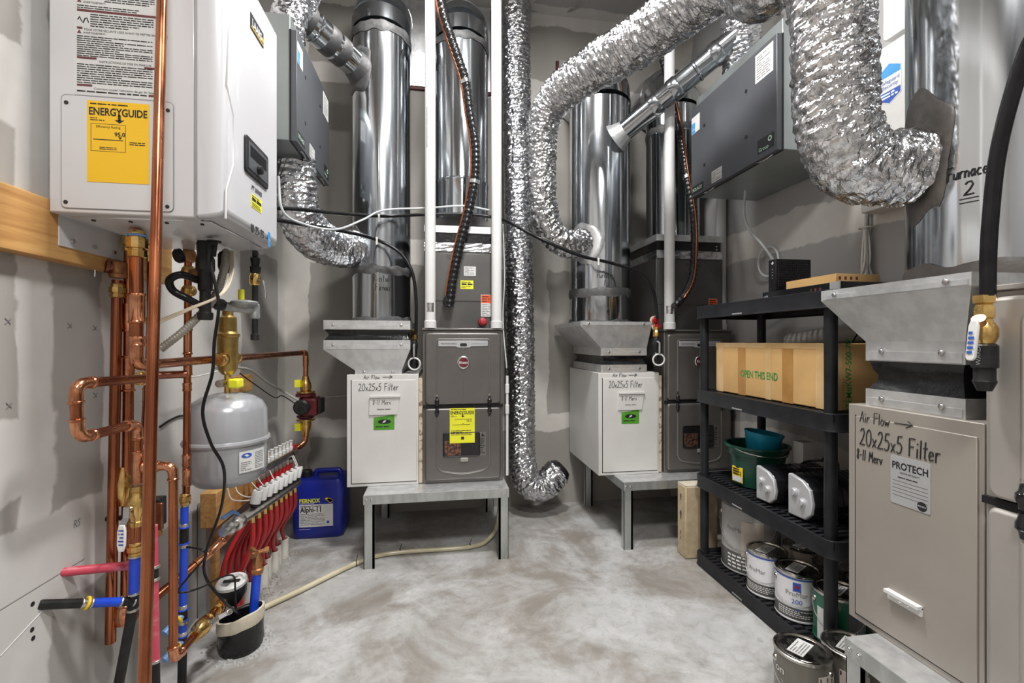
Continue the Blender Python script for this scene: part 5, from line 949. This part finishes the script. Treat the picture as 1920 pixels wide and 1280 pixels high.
# long carton
z = .943; lc = thing('long_carton', 'long taped brown carton on the second shelf', 'box', (1.57, 1.84, z)); B().box((1.436, 1.482, z), (1.7, 2.2, z+.25)).build('carton', 'cardboard', lc, bevel=.004)
Lf = planemap((1.436, 2.2, z), (0, -1, 0)); Ln = planemap((1.436, 1.482, z), (1, 0, 0))
for x0, wd, m in ((.18, .055, 'cardboard_tape'), (.37, .035, 'clear_tape'), (.47, .06, 'cardboard_tape'), (.012, .05, 'clear_tape'), (.645, .05, 'clear_tape')): B().slab(Lf, rect(x0, 0.0, x0+wd, .25), 0, .0008).slab(planemap((1.436, 2.2, z+.25), (0, -1, 0), (1, 0, 0), (0, 0, 1)), rect(x0, 0, x0+wd, .2), 0, .0008).build('tape', m, lc, flat=True)
B().slab(Lf, rect(0, .228, .718, .25), 0, .0009).build('tape', 'clear_tape', lc, flat=True); text(Lf, .2, .088, 'OPEN THIS END', .047, 'ink_green', lc, h=.0014, bold=.0006, squash=.72)
text(Ln, .082, .0, 'ITEM#KW7-500-7U', .036, 'ink_green', lc, h=.0014, bold=.0004, rot=PI/2, squash=.9); B().slab(Ln, rect(0, 0, .04, .25), 0, .0008).build('tape', 'clear_tape', lc, flat=True); fineprint(Ln, .044, .03, .056, .12, 9, 'cardboard_edge', lc, .001)
# shelf three: bucket, bowl, heaters
z = .488; bk = thing('green_bucket', 'dark green bucket on the third shelf', 'bucket', (1.566, 2.06, z)); bc = V((1.566, 2.06, z))
B().lathe(bc, (0, 0, 1), [(0, .09), (.003, .108), (.12, .124), (.155, .129), (.156, .137), (.185, .139), (.188, .141), (.192, .151), (.2, .151), (.2, .136), (.1, .12), (.01, .1)], 48).build('pail', 'bucket_green', bk); B().tube(smooth([bc+V((.14*math.cos(a), .14*math.sin(a), .195-.03*math.sin((a-PI)/PI*PI))) for a in [PI+PI*k/10 for k in range(11)]]), .003, 8).build('bail_handle', 'steel', bk)
Bc = cylmap(bc.x, bc.y, .121, math.atan2(-bc.y, -bc.x)-.75, z+.02); sk = B().slab(Bc, rect(-.035, 0, .03, .075), .0, .003).build('sticker', 'yellow', bk, flat=True); B().slab(Bc, rect(-.03, .004, .026, .03), .003, .0036).build('white_panel', 'paper', sk, flat=True); fineprint(Bc, -.028, .034, .026, .07, 3, 'ink', sk, .0036, th=.6)
bw = bc+V((.005, -.025, .15)); tag(B().lathe(bw, V((.12, -.05, 1)), [(0, .05), (.004, .066), (.1, .084), (.112, .09), (.114, .088), (.1, .08), (.01, .06), (.009, .001)], 40).build('blue_bowl', 'bowl_blue'), 'blue plastic tub resting inside the green bucket', 'tub')
def heater(x0, y0, hgt, wd, label):
    t = thing('space_heater', label, 'heater', (x0+.15, y0+wd/2, z)); pf = [(0, .0), (.25, -.0), (.72, .02), (.95, .2), (1, .45), (.9, .75), (.6, .92), (.1, 1.0), (0, .98)]
    H = lambda a, b, x: V((x, y0+wd-(a)*wd, z+.004+b*hgt))
    def prof(x, s=1): return [H(.5+(a-.5)*s, .5+(b-.5)*s, x) for a, b in pf]
    B().loft([prof(x0+.012), prof(x0+.3)]).build('body', 'black_gloss', t, bevel=.006); B().loft([prof(x0+.0, .95), prof(x0+.004, 1), prof(x0+.014, 1)]).build('end_face', 'silver_plastic', t, bevel=.002)
    for a, b in ((.3, .6), (.62, .42)): B().lathe(H(a, b, x0), (-1, 0, 0), [(-.002, .016), (.003, .016), (.004, .013), (.012, .012), (.013, .001)], 20).build('knob', 'silver_plastic', t); B().box(H(a, b, x0-.0145)-V((.001, .0015, .012)), H(a, b, x0-.0145)+V((.003, .0015, .012))).build('pointer', 'label_grey', t)
    for k in range(9): xx = x0+.06+k*.026; B().loft([prof(xx, 1.012), prof(xx+.006, 1.012)]).build('grille_rib', 'black_plastic', t)
heater(1.415, 1.745, .15, .12, 'black space heater with silver dial end beside the green bucket'); heater(1.42, 1.555, .168, .125, 'black space heater with silver dial end nearest the front post')
cable('black heater cord coiled on top of the heaters', [V((1.6, 1.62, .68)), V((1.66, 1.7, .69)), V((1.62, 1.8, .665)), V((1.55, 1.75, .66)), V((1.6, 1.66, .675)), V((1.68, 1.72, .68)), V((1.7, 1.8, .675))], .005, 'rubber')
tag(B().box((1.66, 1.87, .488), (1.72, 1.93, .73)).build('folded_leaflet', 'paper'), 'white folded leaflet standing behind the heaters', 'leaflet')
# paint cans
def can(c, r, h, body, band, label, words=(), wmat='ink_grey', lid='can_metal', rim='can_metal', group=None, sticker=True, da=0, bail=True, icon=False):
    c = V(c); t = thing('paint_can', label, 'paint can', c)
    if group: t['group'] = group
    B().lathe(c, (0, 0, 1), [(0, r*.97), (.003, r), (.008, r), (.009, r*.985), (h-.012, r*.985)], 44).build('body', body, t); B().lathe(c+V((0, 0, h-.012)), (0, 0, 1), [(0, r*.985), (.002, r*1.02), (.01, r*1.02), (.012, r*.98), (.0115, r*.9), (.006, r*.87), (.006, r*.83), (.0085, r*.8), (.0085, .001)], 44).build('lid', lid, t)
    Cc = cylmap(c.x, c.y, r*.985, math.atan2(-c.y, -c.x)+da, c.z)
    def wrap(x0, x1, y0, y1, m, nm, hh=.001, par=None): return B().loft([[Cc(x0+(x1-x0)*k/64, y0, .0001), Cc(x0+(x1-x0)*k/64, y0, hh), Cc(x0+(x1-x0)*k/64, y1, hh), Cc(x0+(x1-x0)*k/64, y1, .0001)] for k in range(65)]).build(nm, m, par or t, ang=60)
    if band: w_ = PI*r*.98; wrap(-w_, w_, .012, h*.3, band, 'lower_band'); wrap(-w_, w_, h-.02, h-.014, 'ink_blue' if body == 'can_white' else band, 'rim_band'); 
    if band: fineprint(Cc, -.07, .02, .07, h*.27, 4, 'white_print', t, .0016, seed=int(c.y*100), maxw=1.2)
    for x, y, s, tx, m in words: text(Cc, x, y, tx, s, m, t, 'CENTER', h=.0016)
    if icon: B().slab(Cc, rect(-.012-.0, h-.065, .016, h-.03), .001, .0016).build('maker_mark', 'ink_blue', t, flat=True); B().slab(Cc, circ(.002, h-.046, .007, 12), .0016, .002).build('maker_drop', 'red', t, flat=True)
    if sticker:
        Lm = planemap(c+V((0, 0, h-.0034)), (math.cos(.5), math.sin(.5), 0), (-math.sin(.5), math.cos(.5), 0), (0, 0, 1)); st_ = B().slab(Lm, rect(-.045, -.018, .045, .03), 0, .0012).build('lid_label', 'paper', t, flat=True); fineprint(Lm, -.04, -.014, .04, .026, 5, 'ink_grey', st_, .0018)
    for s in (-1, 1):
        a = math.atan2(-c.y, -c.x)+da+s*1.2; B().lathe(c+V((math.cos(a)*r*.97, math.sin(a)*r*.97, h*.78)), (math.cos(a), math.sin(a), 0), [(0, .013), (.004, .012), (.008, .006), (.009, .001)], 14).build('bail_ear', 'can_metal', t)
    if bail: B().tube([Cc(r*1.2*math.cos(PI*k/14), h*.78-h*.42*math.sin(PI*k/14), .006) for k in range(15)], .0014, 6).build('bail_wire', 'steel', t)
    return t, Cc, wrap
zc = .069
t, Cc, wrap = can((1.55, 2.085, zc), .135, .335, 'can_grey', 'can_dark', 'large white paint pail at the far end of the bottom shelf', [(-.03, .2, .03, 'ProMar', 'ink_grey')], sticker=False, icon=False, da=-.3, lid='pvc_cream'); wrap(.0, .1, .09, .26, 'can_paper', 'mixing_label', .002)
can((1.468, 1.862, zc), .083, .19, 'can_white', 'can_dark', 'white gallon can with blue rim next to the pail', [(-.015, .105, .025, 'ProMar', 'ink_grey')], da=-.35)
can((1.472, 1.688, zc), .083, .19, 'can_white', 'can_dark', 'white gallon can reading ProMar 200 in the middle of the shelf', [(0, .105, .026, 'ProMar', 'ink_grey'), (.002, .075, .026, '200', 'ink_blue'), (.006, .046, .016, 'HP', 'ink_blue')], icon=True, da=-.05)
t, Cc, wrap = can((1.497, 1.515, zc), .083, .19, 'can_green', None, 'green gallon can reading Emerald behind the front post', [(.012, .055, .031, 'Emerald', 'white_print')], icon=False, sticker=True, da=.0); wrap(-.075, -.048, .01, .13, 'paper', 'side_label', .0015); wrap(.03, .1, .004, .176, 'can_dark', 'dark_panel', .0012); text(Cc, .012, .055, 'Emerald', .031, 'white_print', t, 'CENTER', h=.0026); B().slab(Cc, rect(.05, .12, .07, .15), .0012, .0024).build('maker_mark', 'ink_blue', t, flat=True)
can((1.668, 1.876, zc), .083, .19, 'can_paper', None, 'paint can behind the white cans near the pail', da=.2); can((1.668, 1.705, zc), .083, .19, 'can_dark', None, 'dark paint can behind the ProMar 200 can', da=.2); can((1.668, 1.534, zc), .083, .19, 'can_metal', None, 'bare metal paint can behind the green can', da=.2, sticker=False)
t, Cc, wrap = can((1.182, 1.335, 0), .083, .19, 'can_bronze', None, 'grey bronze gallon can on the floor in front of the rack', [(-.07, .12, .035, 'on', 'white_print')], da=0); wrap(-.02, .04, 0.004, .09, 'can_paper', 'paper_label', .0014); wrap(.045, .095, .004, .15, 'can_paper', 'mixing_label', .0014); B().slab(Cc, rect(.05, .132, .078, .146), .0014, .002).build('label_heading', 'ink', t, flat=True)
t, Cc, wrap = can((1.353, 1.322, 0), .083, .19, 'can_bronze', None, 'gallon can with paint smeared lid beside the metal stand', da=0); wrap(-.03, .05, .004, .14, 'can_paper', 'mixing_label', .0014); B().slab(Cc, rect(-.028, .124, .0, .138), .0014, .002).build('label_heading', 'ink', t, flat=True)
fb_ = thing('foam_block', 'beige porous block standing on end beside the rack', 'block', (1.43, 2.37, 0)); B().box((1.335, 2.325, 0), (1.53, 2.415, .4)).build('block', 'foam_block', fb_, bevel=.008); B().box((1.337, 2.327, .396), (1.528, 2.413, .404)).build('pale_top', 'foam_pale', fb_)
Fm = planemap((1.335, 2.415, 0), (0, -1, 0))
for y, s in ((.33, .012), (.23, .016), (.13, .007), (.1, .006)): B().slab(Fm, [(.04+s*.5*math.cos(a)*(1+.3*math.sin(a*3)), y+s*1.6*math.sin(a)) for a in [2*PI*k/14 for k in range(14)]], -.001, .0012).build('torn_pit', 'mastic_brown', fb_, flat=True)
# ---------------------------------------------------------------- right wall: panels, cables, tube
sp_ = thing('security_panel', 'light grey security panel box with blue sticker on right wall', 'panel box', (1.835, 1.48, 1.75)); B().box((1.79, 1.27, 1.75), (1.88, 1.7, 2.4)).build('case', 'cabinet_white', sp_, bevel=.003); Sm = planemap((1.79, 1.7, 1.75), (0, -1, 0)); cx, cy = .125, .49
stk = B().slab(Sm, [(cx+a*.1, cy+b*.1) for a, b in ((-.5, -.55), (0, -.85), (.5, -.55), (.5, .55), (0, .85), (-.5, .55))], 0, .001).build('hexagon_sticker', 'paper', sp_, flat=True)
B().slab(Sm, [(cx+a*.1, cy+b*.1) for a, b in ((-.46, .3), (.46, .3), (.46, .53), (0, .8), (-.46, .53))], .001, .0014).build('upper_field', 'star_blue', stk, flat=True); B().slab(Sm, [(cx+a*.1, cy+b*.1) for a, b in ((-.46, -.3), (-.46, -.53), (0, -.8), (.46, -.53), (.46, -.3))], .001, .0014).build('lower_field', 'ink_blue', stk, flat=True); text(Sm, cx+.004, cy+.004, 'Safeguard', .02, 'ink_blue', stk, 'CENTER', h=.0016); text(Sm, cx+.004, cy-.016, 'Security', .02, 'ink_blue', stk, 'CENTER', h=.0016); fineprint(Sm, cx-.035, cy-.058, cx+.035, cy-.034, 2, 'white_print', stk, .0018, th=.6, fill=1)
tag(B().slab(planemap((1.82, 1.6, 2.44), (0, -1, 0)), rect(-.03, 0, .42, .55, .02), -.06, 0).build('white_cover_box', 'pvc', bevel=.004), 'white plastic cover box above the security panel', 'panel box')
cbx = thing('cable_bundle', 'bundle of thin grey cables hanging on the right wall', 'cables', (1.86, 1.77, 1.4)); rnd = random.Random(4)
for k in range(9):
    a = [V((1.852+rnd.uniform(-.012, .012), 1.735+rnd.uniform(-.025, .025)*(1 if zz not in (1.72,) else .5)+(.03*(k/4-1) if zz < 1.5 else 0), zz)) for zz in (2.7, 2.3, 2.0, 1.85, 1.72, 1.55, 1.42, 1.3)]; B().tube(smooth(a, 5), .0045, 7).build('cable', 'wire_grey' if k % 3 == 0 else 'wire_white', cbx)
B().torus((1.853, 1.735, 1.7), (0, 0, 1), .026, .003).build('cable_tie', 'wire_white', cbx)
cable('clear drain tube hanging from the right ventilator', [V((1.68, 2.3, 2.05)), at(1395, 400, Y=2.3), at(1405, 430, Y=2.25), at(1430, 460, Y=2.2), at(1450, 490, Y=2.15), at(1462, 530, Y=2.1), V((1.84, 2.1, 1.42))], .007, 'tube_clear', 'clear_tube', 'tube', 10)
tag(B().torus(at(1440, 490, X=1.855), (1, .2, 0), .066, .006, ry=.085).build('coiled_tube', 'tube_clear'), 'loop of clear tube tied to the right wall behind the modem', 'tube')
# gas line and valve in front of the tan cabinet
bl = thing('gas_line', 'thick black gas line hanging at the right edge above the furnace', 'gas line', at(1853, 545, X=1.146)); B().tube(smooth([V((1.3, .5, 3.6)), V((1.25, .53, 2.6)), at(1990, -60, X=1.146), at(1925, 95, X=1.146), at(1890, 205, X=1.146), at(1869, 300, X=1.146), at(1858, 400, X=1.146), at(1853, 480, X=1.146), at(1852, 555, X=1.146)]), .0135, 18).build('hose', 'rubber', bl); gpz = at(1846, 555, X=1.146)
gv = thing('gas_shutoff', 'brass gas shutoff valve with white lever beside the right furnace', 'valve', gpz-V((0, 0, .2)))
gb = at(1846, 552, X=1.146); B().lathe(gb, (0, 0, -1), [(0, .012), (.002, .02), (.018, .02), (.02, .014), (.03, .018), (.05, .018), (.052, .014), (.06, .016)], 6).build('brass_nuts', 'brass', gv); B().lathe(gb-V((0, 0, .06)), (0, 0, -1), [(0, .016), (.012, .022), (.03, .022), (.045, .016)], 16).build('ball_body', 'brass', gv); B().lathe(gb-V((0, 0, .105)), (0, 0, -1), [(0, .018), (.004, .022), (.05, .022), (.052, .018), (.075, .018), (.08, .02), (.1, .012)], 14).build('black_coupling', 'iron_black', gv)
e = at(1832, 592, X=1.114); B().lathe(gb-V((0, 0, .075)), e-(gb-V((0, 0, .075))), [(0, .009), (.03, .009), (.032, .012), (.036, .012)], 12).build('stem', 'bronze', gv); g0, g1 = at(1830, 600, X=1.108), at(1822, 676, X=1.104); dd = (g1-g0).normalized(); sd = V((0, -1, 0)); nn = V((-1, 0, 0))
B().loft([[p+sd*w_, p-sd*w_, p-sd*w_+nn*.006, p+sd*w_+nn*.006] for p, w_ in ((g0, .006), (g0.lerp(g1, .15), .0095), (g0.lerp(g1, .92), .0095), (g1, .005))]).build('lever', 'pvc', gv, bevel=.002); fineprint(lambda x, y, h=0: g0.lerp(g1, .25+y)+sd*x+nn*(.007+h), -.006, 0, .006, .6, 5, 'ink_blue', gv, .0004, th=.6)
wm = planemap(gb-V((.024, .01, .15)), (0, -1, 0)); text(wm, 0.0, 0, 'WARD', .013, 'grey_cast', gv, rot=PI/2, h=.0005)
# orange and white cable ends behind the rack
cable('orange striped cable end behind the long carton', [V((1.72, 1.55, 1.26)), V((1.66, 1.47, 1.275)), V((1.6, 1.42, 1.24)), V((1.56, 1.4, 1.2))], .012, 'orange_red')
tag(B().tube(smooth([V((1.835, 2.15, 1.2)), V((1.835, 1.8, 1.24)), V((1.835, 1.5, 1.25)), V((1.83, 1.36, 1.22))]), .042, 18).build('vent_hose', 'cabinet_white'), 'pale grey hose lying behind the long carton', 'hose')
cable('thin black wire behind the rack', [V((1.765, 1.62, 1.322)), V((1.76, 1.66, 1.26)), V((1.77, 1.72, 1.2)), V((1.785, 1.8, 1.05))], .003, 'rubber', 'wire', 'wire')
# ---------------------------------------------------------------- small marks on the left wall
def mark(u, v, s, label, mt='ink'):
    p = at(u, v, X=XL); Wm = planemap(p, (0, 1, 0)); b = B().slab(Wm, circ(0, 0, s, 12), 0, .001); return tag(b.build('wall_hole', mt, flat=True), label, 'wall hole')
mark(61, 1132, .006, 'dark screw hole level with the black tube on left wall'); mark(60, 1180, .006, 'dark screw hole low on the left wall, upper of the close pair'); mark(62, 1196, .006, 'dark screw hole low on the left wall, lower of the close pair')
Wm = planemap((XL, 0, 0), (0, 1, 0)); p0, p1 = at(0, 1160, X=XL), at(158, 1047, X=XL)
tag(B().tube([Wm(p0.y-.6, p1.z, 0), Wm(p1.y, p1.z, 0)], .0012, 6).build('seam', 'ink_grey'), 'thin dark drywall seam above the pink tube', 'seam'); q0, q1 = at(0, 1230, X=XL), at(82, 1142, X=XL); tag(B().tube([q0, q1], .0015, 6).build('seam', 'pvc'), 'white drywall seam running below the black tube', 'seam')
pm_ = at(138, 990, X=XL); Wn = planemap(pm_, (0, 1, 0)); hand(Wn, 0, 0, 'RS', .02, 'ink_grey', None, .0011, .0005, 'pencil_note'); 
o = bpy.data.objects.get('pencil_note'); tag(o, 'handwritten pencil note on the left wall above the pink tube', 'writing')
for i, (u, v, ds_) in enumerate(((14, 602, 'left of the mud strip'), (130, 610, 'nearer the boiler pipes'), (177, 614, 'beside the wall-side copper pipe'), (178, 740, 'lower, left of the copper pipe'), (16, 760, 'lowest, at the left edge'))):
    p = at(u, v, X=XL); tag(B().tube([p+V((.001, -.007, -.007)), p+V((.001, .007, .007))], .001, 5).tube([p+V((.001, -.007, .007)), p+V((.001, .007, -.007))], .001, 5).build('pencil_cross', 'ink_grey'), 'small pencil cross on the left wall, ' + ds_, 'mark', 'pencil crosses')

# ---------------------------------------------------------------- wiring near the pump, rubble by the sleeves
cable('armoured grey cable sagging from the tank to the pump', [at(405, 690, X=-.93), at(440, 689, X=-.93), at(470, 694, X=-.93), at(500, 716, X=-.93), at(530, 733, X=-.9), V((HX-.02, 2.83, pz+.03))], .0065, 'wire_grey', 'armoured_cable', 'cable')
cable('thin dark wire drooping below the armoured cable', [at(450, 700, X=-.94), at(480, 722, X=-.94), at(515, 745, X=-.94), at(530, 742, X=-.92), V((HX-.03, 2.84, pz))], .003, 'rubber', 'wire', 'wire')
cable('thin white wire along the back wall beside the pump', [V((HX+.1, 2.9, pz)), at(600, 746, Y=YB-.03), at(652, 741, Y=YB-.02)], .0025, 'wire_white', 'wire', 'wire')
cable('dark double wire bent along the wall left of the tank', [at(300, 800, X=XL+.004), at(318, 788, X=XL+.004), at(335, 780, X=XL+.004), at(345, 779, X=XL+.004)], .004, 'rubber', 'wire', 'wire')
cable('thin white wire behind the tank neck', [at(305, 700, X=-.96), at(350, 708, X=-.96), at(400, 698, X=-.96), at(420, 692, X=-.95)], .0028, 'wire_white', 'wire', 'wire')
pl_ = thing('tagged_pipe', 'short copper pipe with a white printed tag behind the tall pipe', 'pipe', at(300, 705, Y=1.6)); a, b = at(285, 704, Y=1.62), at(350, 701, Y=1.66); B().cyl(a, b, .0125).build('pipe_length', 'copper_dark', pl_)
rnd = random.Random(3); rb = B()
for k in range(260):
    s = rnd.uniform(.002, .009); c = V((-.86+rnd.gauss(.045, .03), rnd.uniform(2.05, 2.78), 0)); q = [c+V((s*rnd.uniform(.5, 1)*math.cos(a), s*rnd.uniform(.5, 1)*math.sin(a), 0)) for a in (.2, 1.9, 3.4, 4.9)]
    rb.loft([q, [p.lerp(c, .45)+V((0, 0, s*rnd.uniform(.4, .9))) for p in q]])
for k in range(160):
    a = rnd.uniform(0, 2*PI); s = rnd.uniform(.003, .01); c = fl+V((math.cos(a)*rnd.gauss(.1, .015), math.sin(a)*rnd.gauss(.1, .015), 0)); q = [c+V((s*math.cos(b), s*.7*math.sin(b), 0)) for b in (.2, 1.9, 3.4, 4.9)]
    rb.loft([q, [p.lerp(c, .45)+V((0, 0, s*.6)) for p in q]])
o = rb.build('concrete_rubble', 'concrete', flat=True); o['kind'] = 'stuff'; tag(o, 'broken concrete crumbs around the floor sleeves', 'rubble')
